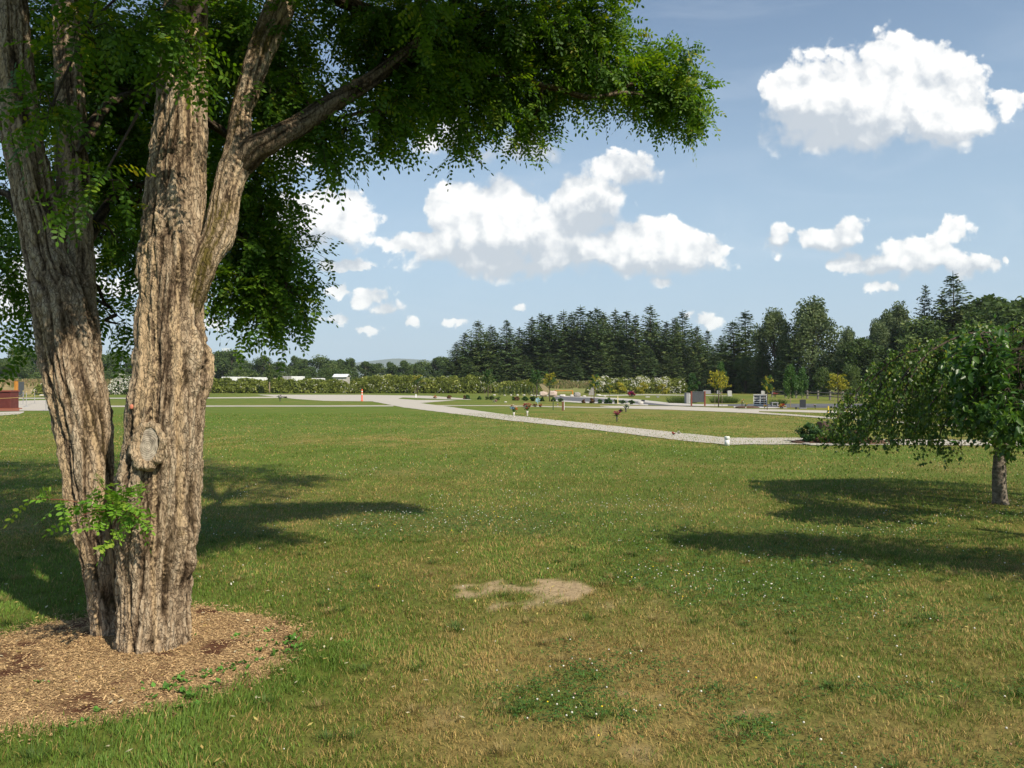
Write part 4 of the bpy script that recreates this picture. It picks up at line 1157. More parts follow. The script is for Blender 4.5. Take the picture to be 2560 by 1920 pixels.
    for ci, (c, r, n) in enumerate(cl):
        lp = limb_pts if ci < nvis - 6 else limb_pts[HY - (limb_pts[:, 2] - H) / limb_pts[:, 1] * F < -60]
        near = lp[np.argmin(((lp - c) ** 2).sum(1))]
        far_ = np.linalg.norm(c - near); base_r = .016 if ci < nvis - 6 else (.02 if ci < nvis + 70 else .045)
        if far_ > .12:
            m = (near + c) / 2 + np.array([0, 0, .10 * far_]) + rg.normal(0, .05, 3)
            tw.tube(spline([near, m, c], 7), np.linspace(base_r, .006, 7), 5, False)
        for _ in range(n):
            p = c + nrm(rg.normal(0, 1, 3)) * rg.random() ** .42 * r
            o = c + (p - c) * .25 + rg.normal(0, .03, 3)
            out = (p - c) / np.maximum(r, .01)
            d = nrm(p - o + rg.normal(0, .12, 3) + np.array([0, 0, -.06]))
            ln = np.linalg.norm(p - o) + .10
            e = o + d * ln
            mid = (o + e) / 2 + np.array([0, 0, .04])
            e = e + np.array([0, 0, -.05])
            cur = spline([o, mid, e], 6)
            tw.tube(cur, np.linspace(.0042, .0016, 6), 3, False)
            k = rg.integers(5, 8)
            for j in range(k):
                u = .30 + .70 * (j + rg.random() * .6) / k
                q = cur[min(5, int(u * 5.99))]
                sd = rg.normal(0, 1, 3); sd -= sd.dot(d) * d; sd = sd / np.linalg.norm(sd)
                LP.append(q); LD.append(d * .55 + sd * .9 + np.array([0, 0, -.35])); LL.append(rg.uniform(.17, .27))
    two = tw.obj('twigs', M['twig'], t)
    two.location = -Vector(off)
    LP, LD, LL = np.array(LP), np.array(LD), np.array(LL)
    V, q, r = compound(LP, LD, LL, 6, .045, rg, .20)
    o = mesh('crown', V, q, None, M['locust_leaf'], t, {'rnd': r})
    o.location = -Vector(off)
    print('locust leaves', len(LP), 'verts', len(V))
    # pruning scar: old sawn face with a callus ring
    c = at(319, 962, 4.655)
    ax = nrm(np.array([-.20, -1.0, .12])); ux = nrm(np.cross(ax, [0, 0, 1.0])); uz = np.cross(ux, ax)
    V, Fs = [], []
    for k in range(41):
        a = 2 * np.pi * k / 40
        V.append((math.cos(a), math.sin(a)))
    mb = MB(); rr = [0, .25, .5, .75, 1.0]
    vv = [c + ax * 0.0]
    for r_ in rr[1:]:
        for k in range(40):
            a = 2 * math.pi * k / 40
            vv.append(c + ux * math.cos(a) * r_ * .070 + uz * (math.sin(a) * r_ * .108) + ax * (.004 * vnoise(np.array([math.cos(a) * r_ * 4, math.sin(a) * 4 * r_, 1.0]))))
    ff = [(0, 1 + k, 1 + (k + 1) % 40) for k in range(40)]
    for i in range(3):
        for k in range(40):
            ff.append((1 + i * 40 + k, 1 + (i + 1) * 40 + k, 1 + (i + 1) * 40 + (k + 1) % 40, 1 + i * 40 + (k + 1) % 40))
    mb.add(vv, ff)
    m, nt, out = new_mat('sawn_wood')
    N, L = nt.nodes.new, nt.links.new
    b = bsdf(nt, .85, .1); tc = N('ShaderNodeTexCoord')
    vmn = N('ShaderNodeVectorMath'); vmn.operation = 'SUBTRACT'; L(tc.outputs['Object'], vmn.inputs[0]); vmn.inputs[1].default_value = tuple(c)
    wv = N('ShaderNodeTexWave'); wv.wave_type = 'RINGS'; wv.rings_direction = 'SPHERICAL'; wv.inputs['Scale'].default_value = 26; wv.inputs['Distortion'].default_value = 3.5; wv.inputs['Detail'].default_value = 3
    L(vmn.outputs[0], wv.inputs['Vector'])
    nz = N('ShaderNodeTexNoise'); nz.inputs['Scale'].default_value = 30; nz.inputs['Detail'].default_value = 6; L(tc.outputs['Object'], nz.inputs['Vector'])
    md = N('ShaderNodeMath'); md.operation = 'MULTIPLY_ADD'; L(wv.outputs['Fac'], md.inputs[0]); md.inputs[1].default_value = .25; L(nz.outputs['Fac'], md.inputs[2])
    r = N('ShaderNodeValToRGB'); r.color_ramp.elements[0].position = .35; r.color_ramp.elements[1].position = .85
    r.color_ramp.elements[0].color = (.17, .135, .10, 1); r.color_ramp.elements[1].color = (.52, .44, .33, 1)
    L(md.outputs[0], r.inputs[0]); L(r.outputs[0], b.inputs['Base Color']); L(b.outputs[0], out.inputs[0])
    o = mb.obj('pruning_scar', m, t); o.location = -Vector(off)
    # callus ring
    n1, n2 = 90, 26
    P, cc = [], []
    a = np.linspace(0, 2 * np.pi, n1, endpoint=False); b_ = np.linspace(0, 2 * np.pi, n2, endpoint=False)
    A, B = np.meshgrid(a, b_, indexing='ij')
    dirv = np.cos(A)[..., None] * ux + np.sin(A)[..., None] * uz
    lump = fbm(np.stack([np.cos(A) * 3.5, np.sin(A) * 3.5, np.cos(B)], -1), 3, 4)
    cen = c + (np.cos(A) * (.086 + .012 * lump))[..., None] * ux + (np.sin(A) * (.122 + .014 * lump))[..., None] * uz - ax * .016
    th = (.027 + .010 * np.cos(A + .5) + .010 * lump + .004 * vnoise(np.stack([np.cos(A) * 14, np.sin(A) * 14, B * 1.2], -1), 9))
    V = cen + dirv * (th * np.cos(B) * 1.0)[..., None] + ax * (th * np.sin(B) * 1.25)[..., None]
    h = np.clip(.75 + .4 * lump + .25 * vnoise(np.stack([np.cos(A) * 22, np.sin(A) * 22, np.sin(B) * 2], -1), 3), 0, 1)
    i, j = np.meshgrid(np.arange(n1), np.arange(n2), indexing='ij')
    q = np.stack([i * n2 + j, ((i + 1) % n1) * n2 + j, ((i + 1) % n1) * n2 + (j + 1) % n2, i * n2 + (j + 1) % n2], -1).reshape(-1, 4)
    colr = np.stack([h, h * .0 + .35, h * 0], -1).reshape(-1, 3)
    o = mesh('callus', V.reshape(-1, 3), q, None, M['bark'], t, None, {'bark': colr}, True); o.location = -Vector(off)
    # pink dot of paint
    mb = MB(); mb.rock((0, 0, 0), (.022, .014, .030), 3)
    o = mb.obj('marker_tag', FLOW['salmon'], t, True); o.location = Vector(at(284, 883, 4.69) - off)
    # sucker shoot with fresh leaves, low between the stems
    LP, LD, LL = [], [], []
    sm = MB()
    root = at(262, 1120, 4.72)
    for (x, y, d, n) in ((70, 1078, 4.55, 9), (215, 1045, 4.45, 8), (290, 1060, 4.5, 8), (250, 1100, 4.42, 9), (165, 1120, 4.45, 7), (300, 1120, 4.5, 7), (245, 1170, 4.42, 6), (205, 1140, 4.4, 6), (275, 1085, 4.4, 7)):
        e = at(x, y, d)
        cur = spline([root, (root + e) / 2 + np.array([0, -.03, .05]), e], 10)
        sm.tube(cur, np.linspace(.005, .002, 10), 5, False)
        for j in range(n):
            u = .35 + .65 * (j + rg.random()) / n
            qd = cur[min(9, int(u * 9.9))]
            dd = nrm(e - root)
            s = rg.normal(0, 1, 3) * np.array([1, .5, .8]); LP.append(qd); LD.append(dd * .6 + nrm(s) + np.array([0, -.2, -.15])); LL.append(rg.uniform(.09, .19))
    o = sm.obj('sucker_shoot', pmat('shoot_bark', (.20, .07, .04), (.12, .06, .03), 30, .7, .1), t); o.location = -Vector(off)
    V, q, r = compound(np.array(LP), np.array(LD), np.array(LL), 5, .040, rg, .2)
    mesh('leaves', V, q, None, M['sucker_leaf'], o, {'rnd': r})
locust()

# ------------------------------------------------------------------ weeping birch and the broadleaf tree beside it
def weeping_birch():
    d0 = gd(1087)
    base = gx(2158, d0)
    t = thing('weeping_birch', 'small weeping birch with hanging leafy strands and pale mottled trunk on the right lawn', 'tree', base)
    rg = np.random.default_rng(77)
    zt = 2.25
    tp = np.array([[.02, 0, -.05], [0, 0, .35], [.03, .02, .8], [.05, .0, 1.3], [.02, .05, 1.8], [-.10, .05, zt]])
    mb = MB(); c = spline(tp, 40); r = np.interp(np.linspace(0, 1, 40), [0, .05, .3, .7, 1], [.125, .095, .082, .075, .05])
    r = r * (1 + .07 * vnoise(np.stack([np.linspace(0, 14, 40)] * 3, -1), 2))
    mb.tube(c, r, 18).obj('trunk', M['birch_bark'], t, True)
    br = MB(); tw = MB()
    LP, LA = [], []
    n_arch = 40
    for k in range(n_arch):
        a = 2 * np.pi * (k + rg.random() * .7) / n_arch
        reach = rg.uniform(1.4, 2.1)
        if abs(math.cos(a) + 1) < .35: reach = rg.uniform(1.9, 2.2)
        hz = rg.uniform(2.0, 2.36)
        dirv = np.array([math.cos(a), math.sin(a), 0])
        s0 = np.array([-.05, .03, rg.uniform(1.75, zt)])
        pts = [s0, s0 + dirv * reach * .25 + [0, 0, (hz - s0[2]) + .05], s0 + dirv * reach * .6 + [0, 0, hz - s0[2] - .22], dirv * reach * .86 + [0, 0, hz - .70], dirv * reach + [0, 0, hz - 1.05], dirv * (reach + .05) + [0, 0, max(.85, hz - 1.45)]]
        pts = np.array(pts); pts[1:4] += rg.normal(0, .07, (3, 3))
        cur = spline(pts, 40)
        br.tube(cur, np.linspace(.022, .003, 40), 6, False)
        for j in range(24):
            u = .10 + .90 * (j + rg.random()) / 24
            p = cur[min(39, int(u * 39.9))] + np.array([0, 0, 0])
            sd = np.array([-dirv[1], dirv[0], 0]) * rg.normal(0, .22) + dirv * rg.uniform(-.05, .22)
            bot = rg.uniform(.82, 1.3) if rg.random() < .75 else rg.uniform(1.0, 1.6)
            drop = max(.12, min(p[2] - bot, rg.uniform(.45, 1.5)))
            q = np.array([p, p + sd * .55 + [0, 0, .03], p + sd + [0, 0, -drop * .45], p + sd * 1.15 + rg.normal(0, .03, 3) + [0, 0, -drop]])
            st = spline(q, 16)
            tw.tube(st[::2], np.linspace(.0035, .0012, 8), 3, False)
            nl = int(drop * 84) + 16
            uu = rg.random(nl) * 15
            i = uu.astype(int); f = (uu - i)[:, None]
            LP.append(st[i] * (1 - f) + st[np.minimum(i + 1, 15)] * f + rg.normal(0, .030, (nl, 3)))
    LP = np.concatenate(LP)
    br.obj('branches', M['twig'], t, True)
    tw.obj('twigs', M['twig'], t)
    n = len(LP)
    # triangular leaves hanging point down
    a = nrm(np.stack([rg.normal(0, .5, n), rg.normal(0, .5, n), -np.ones(n)], -1))
    b = nrm(np.cross(a, rg.normal(0, 1, (n, 3))))
    s = rg.uniform(.032, .056, n)[:, None]
    nn = np.cross(a, b)
    V = np.stack([LP, LP + a * s * .30 + b * s * .40 + nn * s * .10, LP + a * s, LP + a * s * .30 - b * s * .40 + nn * s * .10], 1).reshape(-1, 3)
    mesh('crown', V, np.arange(n * 4).reshape(-1, 4), None, M['birch_leaf'], t, {'rnd': np.repeat(rg.random(n), 4)})
    print('birch leaves', n)
weeping_birch()

def broadleaf():
    base = np.array([7.8, 6.3, 0])
    t = thing('broadleaf_tree', 'broad leaved tree with glossy green leaves overlapping the weeping birch at the picture edge', 'tree', base)
    rg = np.random.default_rng(5)
    mb = MB(); mb.tube(spline([[0, 0, -.05], [.03, 0, 1.0], [-.05, .03, 2.0], [0, 0, 3.3]], 20), np.linspace(.13, .06, 20), 14).obj('trunk', M['twig'], t, True)
    br = MB(); LP, LD = [], []
    for k in range(64):
        p = nrm(rg.normal(0, 1, 3)) * rg.random() ** .4
        if k < 26:      # low branches that sweep into view beside the birch
            y_ = rg.uniform(8.0, 9.4)
            px = rg.uniform(2075, 2240); py = rg.uniform(700, 930) if px > 2130 else rg.uniform(740, 900)
            c = at(px, py, y_) - base
            rr = .26
        else:
            if k < 64:
                u = rg.random()
                c = np.array([4.45 + 2.9 * u, 5.45 - 1.25 * u, 3.7]) - base + rg.normal(0, 1, 3) * np.array([.22, .22, .14])
            else:
                c = np.array([-.3, 1.0, 4.7]) + p * np.array([1.7, 1.5, 1.0])
            w = c + base
            if w[0] / w[1] < (.72 if k < 64 else .84): continue
            rr = .42
        s0 = np.array([0, 0, rg.uniform(1.6, 3.2)]) if k % 6 in (0, 2) and (k == 0 or k == 2 or k >= 24 or k % 12 == 0) else hub
        cur = spline([s0, (s0 + c) / 2 + [0, 0, .25], c], 10)
        hub = cur[6]
        br.tube(cur, np.linspace(.011 if k < 26 else .016, .003, 10), 5, False)
        for j in range(13 if k < 26 else 19):
            q = c + nrm(rg.normal(0, 1, 3)) * rr * rg.random() ** .5
            br.tube([cur[7], (cur[7] + q) / 2 + [0, 0, .05], q], [.005, .004, .002], 3, False)
            n = 10
            LP.append(q + rg.normal(0, .07, (n, 3))); LD.append(rg.normal(0, .8, (n, 3)) + [0, 0, -.55] + (q - c) * 1.2)
    br.obj('branches', M['twig'], t, True)
    P = np.concatenate(LP); D = nrm(np.concatenate(LD)); n = len(P)
    up = nrm(np.array([0, 0, 1.0]) + rg.normal(0, .5, (n, 3)))
    b = nrm(np.cross(D, up)); nn = np.cross(b, D)
    s = rg.uniform(.060, .105, n)[:, None]
    V = np.stack([P, P + D * s * .3 + b * s * .30 + nn * s * .07, P + D * s * .7 + b * s * .22 + nn * s * .04, P + D * s - nn * s * .1, P + D * s * .7 - b * s * .22 + nn * s * .04, P + D * s * .3 - b * s * .30 + nn * s * .07], 1).reshape(-1, 3)
    i = np.arange(n) * 6
    q = np.concatenate([np.stack([i, i + 1, i + 2, i + 3], -1), np.stack([i, i + 3, i + 4, i + 5], -1)])
    mesh('crown', V, q, None, M['broad_leaf'], t, {'rnd': np.repeat(rg.random(n), 6)})
broadleaf()

# ------------------------------------------------------------------ far trees: a few of each kind, then copies
ORD = ['first', 'second', 'third', 'fourth', 'fifth', 'sixth', 'seventh', 'eighth', 'ninth', 'tenth', 'eleventh', 'twelfth', 'thirteenth', 'fourteenth', 'fifteenth',
       'sixteenth', 'seventeenth', 'eighteenth', 'nineteenth', 'twentieth']
HOLD = []

def proto(name, builder):
    """first of a kind, kept aside as the source of its copies and used for the first spot"""
    t = thing(name, None, None)
    builder(t)
    HOLD.append([t, False])
    return len(HOLD) - 1

def place(pi, loc, rz, sc, label, cat, group):
    lean = (RNG.normal(0, .022), RNG.normal(0, .022)) if cat == 'conifer' else (0, 0)
    if cat == 'conifer': sc = (sc[0] * RNG.uniform(.85, 1.2), sc[1] * RNG.uniform(.85, 1.2), sc[2])
    t, used = HOLD[pi]
    if not used:
        HOLD[pi][1] = True
        t.location = [float(v) for v in loc]; t.rotation_euler = (0, 0, rz); t.scale = sc
        r = t
    else:
        r = dup(t, loc, rz, sc)
    r.rotation_euler = (lean[0], lean[1], rz)
    tag(r, label, cat, group)
    return r

def conifer_builder(seed, h=22.0, rad=4.2, ragged=.25, openness=0.0):
    def f(t):
        rg = np.random.default_rng(seed)
        MB().tube([(0, 0, -.2), (0, 0, h * .5), (0, 0, h * .99)], [.34, .2, .02], 7).obj('trunk', M['far_trunk'], t, True)
        V, q, off, rn = [], [], 0, []
        z = h * .04
        Ps, As, Ss, Rs = [], [], [], []
        while z < h * .985:
            u = z / h
            prof = (1 - u) ** .70 * min(1, .70 + u * 3.0)
            r0 = rad * 1.5 * prof + .15
            nb = int(5 + 7 * (1 - u) + rg.integers(0, 3))
            a0 = rg.random() * 6.28
            for k in range(nb):
                a = a0 + 6.283 * k / nb + rg.normal(0, .22)
                if rg.random() < openness: continue
                r = r0 * rg.uniform(1 - ragged * 1.6, 1 + ragged * .7)
                zz = z + rg.normal(0, .18)
                droop = rg.uniform(.18, .42) * (1 - u * .9)
                dv = np.array([math.cos(a), math.sin(a), 0]); sv = np.array([-dv[1], dv[0], 0])
                m = max(3, int(r / .50))
                tone = np.clip(rg.normal((.30, .50, .40, .58)[seed % 4], .20), 0, 1)
                for j in range(m):
                    s = (j + .6 + rg.random() * .4) / m
                    w = .40 * r * (1 - .6 * s) * rg.uniform(.5, 1)
                    c = dv * r * s + np.array([0, 0, zz - droop * r * s + .28 * r * s * s + .15 * u])
                    for g in (-1, 0, 1):
                        ax = nrm(dv * (.9 if g == 0 else .55) + sv * g * .8 + np.array([0, 0, rg.uniform(-.35, .1) + (.35 if u > .92 else 0)]))
                        Ps.append(c + sv * g * w * .45); As.append(ax); Ss.append(rg.uniform(.50, .95) * (1 - .50 * u)); Rs.append(tone * .75 + rg.random() * .25 + .12 * s)
            z += h * .0235 * rg.uniform(.75, 1.25) * (1.1 - .35 * u)
        P, A, Sz = np.array(Ps), np.array(As), np.array(Ss)[:, None]
        n = len(P)
        b = nrm(np.cross(A, np.array([0, 0, 1.0]) + rg.normal(0, .55, (n, 3))))
        V = np.stack([P - A * Sz * .35, P + b * Sz * .34 + A * Sz * .1, P + A * Sz, P - b * Sz * .34 + A * Sz * .1], 1).reshape(-1, 3)
        # leader
        V2 = np.array([[-.10, 0, h * .96], [.10, 0, h * .96], [.02, 0, h * 1.03], [-.02, 0, h * 1.03], [0, -.10, h * .96], [0, .10, h * .96], [0, .02, h * 1.03], [0, -.02, h * 1.03]])
        V = np.concatenate([V, V2])
        mesh('crown', V, np.arange(len(V)).reshape(-1, 4), None, M['conifer'], t, {'rnd': np.clip(np.concatenate([np.repeat(np.array(Rs), 4), np.full(8, .5)]), 0, 1)})
    return f

def decid_builder(seed, h=16.0, w=5.5, mat='far_leaf', lobes=26, per=190, leaf=.30, z0=.12, upright=0.0, trunk='far_trunk', tr=.3):
    def f(t):
        rg = np.random.default_rng(seed)
        mb = MB()
        mb.tube(spline([(0, 0, -.2), (.1 * w * .2, 0, h * .3), (0, .1, h * .62)], 8), np.linspace(tr, tr * .45, 8), 7)
        Ps, Rs = [], []
        for k in range(lobes):
            u = (k + rg.random()) / lobes
            zc = h * (z0 + (1 - z0) * u * .93)
            prof = math.sin(math.pi * min(1, .16 + .80 * u)) ** .7
            a = rg.random() * 6.283
            rr = w * .5 * prof * rg.uniform(.35, 1.0)
            c = np.array([rr * math.cos(a), rr * math.sin(a), zc])
            lr = w * rg.uniform(.13, .24)
            rz_ = lr * (rg.uniform(.65, .95) + upright * 1.7)
            mb.tube([(0, 0, min(h * .6, max(h * .15, zc - w * .4))), c * np.array([.5, .5, 1]) - np.array([0, 0, lr * .3]), c], [tr * .3, tr * .2, tr * .08], 4, False)
            pts = ellipsoid_pts(c, (lr, lr, rz_), per, rg, .35)
            tone = np.clip(rg.normal(.45, .2), 0, 1)
            Ps.append(pts); Rs.append(np.clip(tone + rg.normal(0, .16, per), 0, 1))
        mb.obj('trunk', M[trunk], t, True)
        P = np.concatenate(Ps)
        leaf_obj('crown', P, leaf, rg, M[mat], t, np.concatenate(Rs), aspect=.6)
    return f

con = [proto('conifer', conifer_builder(s, 22, r, g, o)) for s, r, g, o in ((1, 4.6, .22, 0), (2, 4.0, .3, .05), (3, 5.2, .28, .02), (4, 3.4, .25, .05))]
conl = proto('conifer', conifer_builder(9, 22, 3.0, .4, .28))
dec = [proto('leafy_tree', decid_builder(s, 16, w, 'far_leaf', 34, 260, .34, .06, up)) for s, w, up in ((21, 13, .0), (22, 10, .1), (23, 15, 0), (24, 8.5, .2))]
cot = [proto('cottonwood_tree', decid_builder(s, 20, w, 'cottonwood_leaf', 52, 340, .27, .05, up, 'far_trunk')) for s, w, up in ((31, 10, .5), (32, 12, .35))]
lit = [proto('light_green_tree', decid_builder(s, 10, w, 'light_leaf', 26, 190, .28, .05, 0)) for s, w in ((41, 9), (42, 11))]

def toph(y, d): return H + (HY - y * S) / F * d

# dark conifer grove: skyline notes (x, top) front to back
grove = [(985, 738, 205, 0, 1.0), (1003, 716, 212, 2, .9), (1032, 690, 208, 2, .85), (1058, 700, 214, 0, .8), (1096, 690, 210, 3, 1.2), (1120, 705, 218, 1, 1), (1146, 682, 214, 1, .9), (1172, 672, 220, 0, .8), (1190, 678, 208, 3, 1.1),
         (1215, 668, 214, 1, .9), (1232, 672, 222, 0, .85), (1252, 658, 212, 1, .9), (1274, 670, 220, 3, 1.1), (1292, 660, 206, 0, .8), (1310, 672, 216, 2, .7), (1330, 664, 210, 1, .9), (1352, 670, 222, 3, 1), (1372, 676, 206, 4, .9),
         (1407, 655, 212, 0, .75), (1440, 692, 218, 3, 1), (1455, 684, 208, 2, .7), (1476, 668, 214, 1, .8), (1510, 702, 204, 2, .75), (1530, 710, 214, 4, 1.0), (1556, 724, 206, 0, .95), (1590, 690, 178, 0, .9), (1612, 668, 182, 1, 1)]
words_h = lambda y: 'low' if y > 705 else ('tall' if y < 672 else 'medium')
for i, (x, y, d, k, ws) in enumerate(grove):
    hh = toph(y, d); s = hh / 22.6
    lab = f"{words_h(y)} dark conifer of the grove, {ORD[i] if i < 20 else ORD[26 - i] } crown from its {'left' if i < 20 else 'right'} end"
    place((con + [conl])[k], gx(x, d), RNG.random() * 6.28, (s * ws * 1.5, s * ws * 1.5, s), lab, 'conifer', 'dark conifers in the grove')
for i in range(24):
    x = 1000 + 24.5 * i
    tops = np.interp(x, [g[0] for g in grove], [g[1] for g in grove]) + RNG.uniform(14, 34)
    d = 226 + 10 * RNG.random(); s = toph(tops, d) / 22.6
    place(con[i % 3], gx(x, d), RNG.random() * 6.28, (s * 1.45, s * 1.45, s), 'conifer deep in the dark grove, filling the gaps behind the front row', 'conifer', 'conifers in the back of the grove')
# lower boughs of young conifers at the grove's front edge, hard to tell apart
for i, (x, y) in enumerate(((1015, 770), (1075, 762), (1130, 765), (1185, 758), (1240, 764), (1300, 752), (1345, 766), (1400, 748), (1450, 760), (1500, 770), (1545, 765))):
    d = 196 + 5 * RNG.random()
    s = toph(y, d) / 22.6
    place(con[i % 3], gx(x, d), RNG.random() * 6.28, (s * 1.55, s * 1.55, s), 'short wide conifer in the shaded front row of the dark grove', 'conifer', 'short conifers before the grove')
# right-hand trees
rt = [('cot', 1672, 668, 165, 0, 1.0, 'grey green cottonwood left of the tallest pale cottonwood, behind the headstones'),
      ('cot', 1755, 644, 160, 1, 1.15, 'tall pale cottonwood with upright shoots behind the columbarium'),
      ('con', 1715, 700, 158, 0, 1.0, 'dark conifer standing before the two pale cottonwoods'),
      ('cot', 1835, 708, 150, 0, .8, 'low grey cottonwood with thin top between tall cottonwood and right wood'),
      ('con', 1992, 612, 150, 3, .9, 'slim dark conifer with bare pointed top left of the tallest conifer'),
      ('con', 2066, 584, 146, 0, 1.05, 'tallest wide conifer towering above the weeping birch'),
      ('con', 2032, 628, 152, 1, 1.0, 'conifer half hidden between the slim and the tallest conifer'),
      ('cot', 1895, 690, 152, 1, .75, 'leafy tree with spiky top left of the slim conifer'),
      ('cot', 1945, 655, 158, 0, .85, 'tall leafy tree with many upright tips beside the slim conifer'),
      ('dec', 2135, 640, 150, 1, 1.5, 'rounded green tree right of the tallest conifer'),
      ('dec', 2205, 645, 140, 0, 1.4, 'rounded green tree at the right edge above the weeping birch'),
      ('dec', 2165, 652, 146, 3, 1.7, 'broad green tree between the two rounded trees at the right edge'),
      ('dec', 2245, 632, 152, 2, 1.3, 'tall broad tree cut by the right edge of the picture'),
      ('dec', 2110, 672, 142, 0, 1.4, 'leafy tree right below the tallest conifer'),
      ('dec', 2005, 690, 146, 2, 1.3, 'leafy tree at the foot of the slim conifer'),
      ('cot', 1920, 672, 156, 0, .9, 'leafy tree with upright tips left of the tall many tipped one'),
      ('dec', 1860, 730, 146, 1, 1.3, 'low green tree in front of the spiky topped leafy tree'),
      ('con', 1960, 735, 140, 2, 1.2, 'dark shaded conifer low behind the weeping birch'),
      ('dec', 2090, 720, 138, 1, 1.1, 'dark shaded leafy tree low behind the weeping birch'),
      ('con', 1880, 745, 142, 1, 1.3, 'low dark conifer left of the weeping birch crown'),
      ('con', 1648, 735, 165, 1, 1.1, 'low dark conifer at the right foot of the grove'),
      ('lit', 1775, 795, 135, 0, .9, 'light green bush with pale blossom behind the two column trees'),
      ('lit', 1838, 790, 132, 1, .8, 'green bushy tree behind the large golden sapling'),
      ('dec', 1610, 770, 172, 3, 1.3, 'dark leafy tree in deep shade behind the upright headstone')]
for kind, x, y, d, k, ws, lab in rt:
    hh = toph(y, d)
    base_h = dict(cot=20.5, con=22.6, dec=16, lit=10)[kind]; s = hh / base_h
    pi = dict(cot=cot, con=con, dec=dec, lit=lit)[kind][k]
    place(pi, gx(x, d), RNG.random() * 6.28, (s * ws, s * ws, s), lab, 'conifer' if kind == 'con' else 'tree', 'trees behind the right lawn')
# far tree line on the left
fl = [(-30, 775, 12), (15, 772, 0), (48, 748, 2), (80, 765, 1), (125, 780, 2), (170, 775, 0), (222, 765, 1), (255, 757, 0), (290, 770, 1), (340, 768, 0), (400, 770, 1), (445, 760, 2), (470, 757, 0), (500, 756, 3), (515, 768, 1), (538, 782, 2), (575, 767, 1), (600, 780, 0),
      (640, 769, 3), (662, 775, 1), (690, 770, 2), (712, 778, 0), (735, 776, 1), (755, 774, 3), (790, 780, 1), (818, 784, 0), (845, 782, 3), (868, 778, 1), (892, 786, 0), (915, 780, 2), (940, 772, 1), (960, 770, 0)]
for i, (x, y, k) in enumerate(fl):
    d = 330 + 40 * RNG.random()
    hh = toph(y, d); s = hh / 16
    if x < 460: where = f'{ORD[i]} tree from the left end of the far tree line'
    else: where = f'{ORD[31 - i]} tree from the grove end of the far tree line'
    look = 'tall' if y < 762 else ('medium' if y < 775 else 'low')
    place(dec[k % 4], gx(x, d), RNG.random() * 6.28, (s * 1.25, s * 1.25, s), f'{look} hazy green {where}', 'tree', 'trees of the far tree line')
for i, (x, y, w, lab) in enumerate(((530, 798, 1.6, 'pale green bush above the longest white trailer'), (650, 798, 1.4, 'light green bush above the white shipping container'), (703, 796, 1.3, 'light green bush left of the low white roofed shed'),
                                    (735, 798, 1.5, 'light green bush behind the low white roofed shed'), (590, 800, 1.3, 'light green bush behind the slender sapling'), (40, 775, 1.3, 'bright green rounded tree at the far left field edge'))):
    d = 250; s = toph(y, d) / 10
    place(lit[i % 2], gx(x, d), RNG.random() * 6, (s * w, s * w, s), lab, 'tree', 'light green bushes before the far trees')

# faint mountain ridge and dry field mounds
def ridge():
    x = np.linspace(-9000, 9000, 300); d = 7200
    top = 150 + 190 * np.clip(fbm(np.stack([x / 2600, x * 0, x * 0], -1), 5, 3) + .35, 0, 1.2) * np.exp(-((x + 700) / 5200) ** 2)
    rows_ = np.linspace(0, 1, 14)
    V = np.array([[xx, d - 900 * (1 - r_) , -5 + t_ * (r_ ** 1.3)] for r_ in rows_ for xx, t_ in zip(x, top)])
    V[:, 2] += 14 * fbm(V / 260., 4, 6) * (V[:, 2] > 10)
    n = len(x); i = (np.arange(13)[:, None] * n + np.arange(n - 1)[None]).ravel()
    structure(mesh('hills', V, np.stack([i, i + 1, i + n + 1, i + n], -1), None, pmat('hill_forest', (.045, .075, .045), (.035, .055, .035), .004, .95, 0), smooth=True))
ridge()

def mound(name, x0, x1, d, hgt, depth, mat, seed=0, nx=120):
    x = np.linspace(x0, x1, nx); u = np.linspace(-1, 1, 24)
    XX, UU = np.meshgrid(x, u, indexing='ij')
    end = sstep(0, .3, (XX - x0) / (x1 - x0)) * sstep(0, .3, (x1 - XX) / (x1 - x0))
    Z = hgt * np.cos(UU * np.pi / 2) ** .8 * end * (1 + .25 * fbm(np.stack([XX * .15, UU * 1.5, XX * 0 + seed], -1), 4, seed))
    V = np.stack([XX, d + UU * depth, Z - .05], -1).reshape(-1, 3)
    i, j = np.meshgrid(np.arange(nx - 1), np.arange(23), indexing='ij')
    q = np.stack([i * 24 + j, i * 24 + 24 + j, i * 24 + 25 + j, i * 24 + 1 + j], -1).reshape(-1, 4)
    return structure(mesh(name, V, q, None, mat, smooth=True))
mound('dry_field', -230, -83, 190, 3.2, 40, M['dry_field'], 4)
mound('dirt_mound', gx(1085, 176)[0], gx(1205, 176)[0], 176, 2.1, 6, pmat('dirt', (.24, .19, .10), (.15, .13, .06), 1.2, .95, .5), 5)
mound('grass_bank', gx(1080, 186)[0], gx(1330, 186)[0], 186, 2.7, 9, pmat('bank_grass', (.20, .19, .07), (.11, .15, .045), .25, .95, .3), 6)
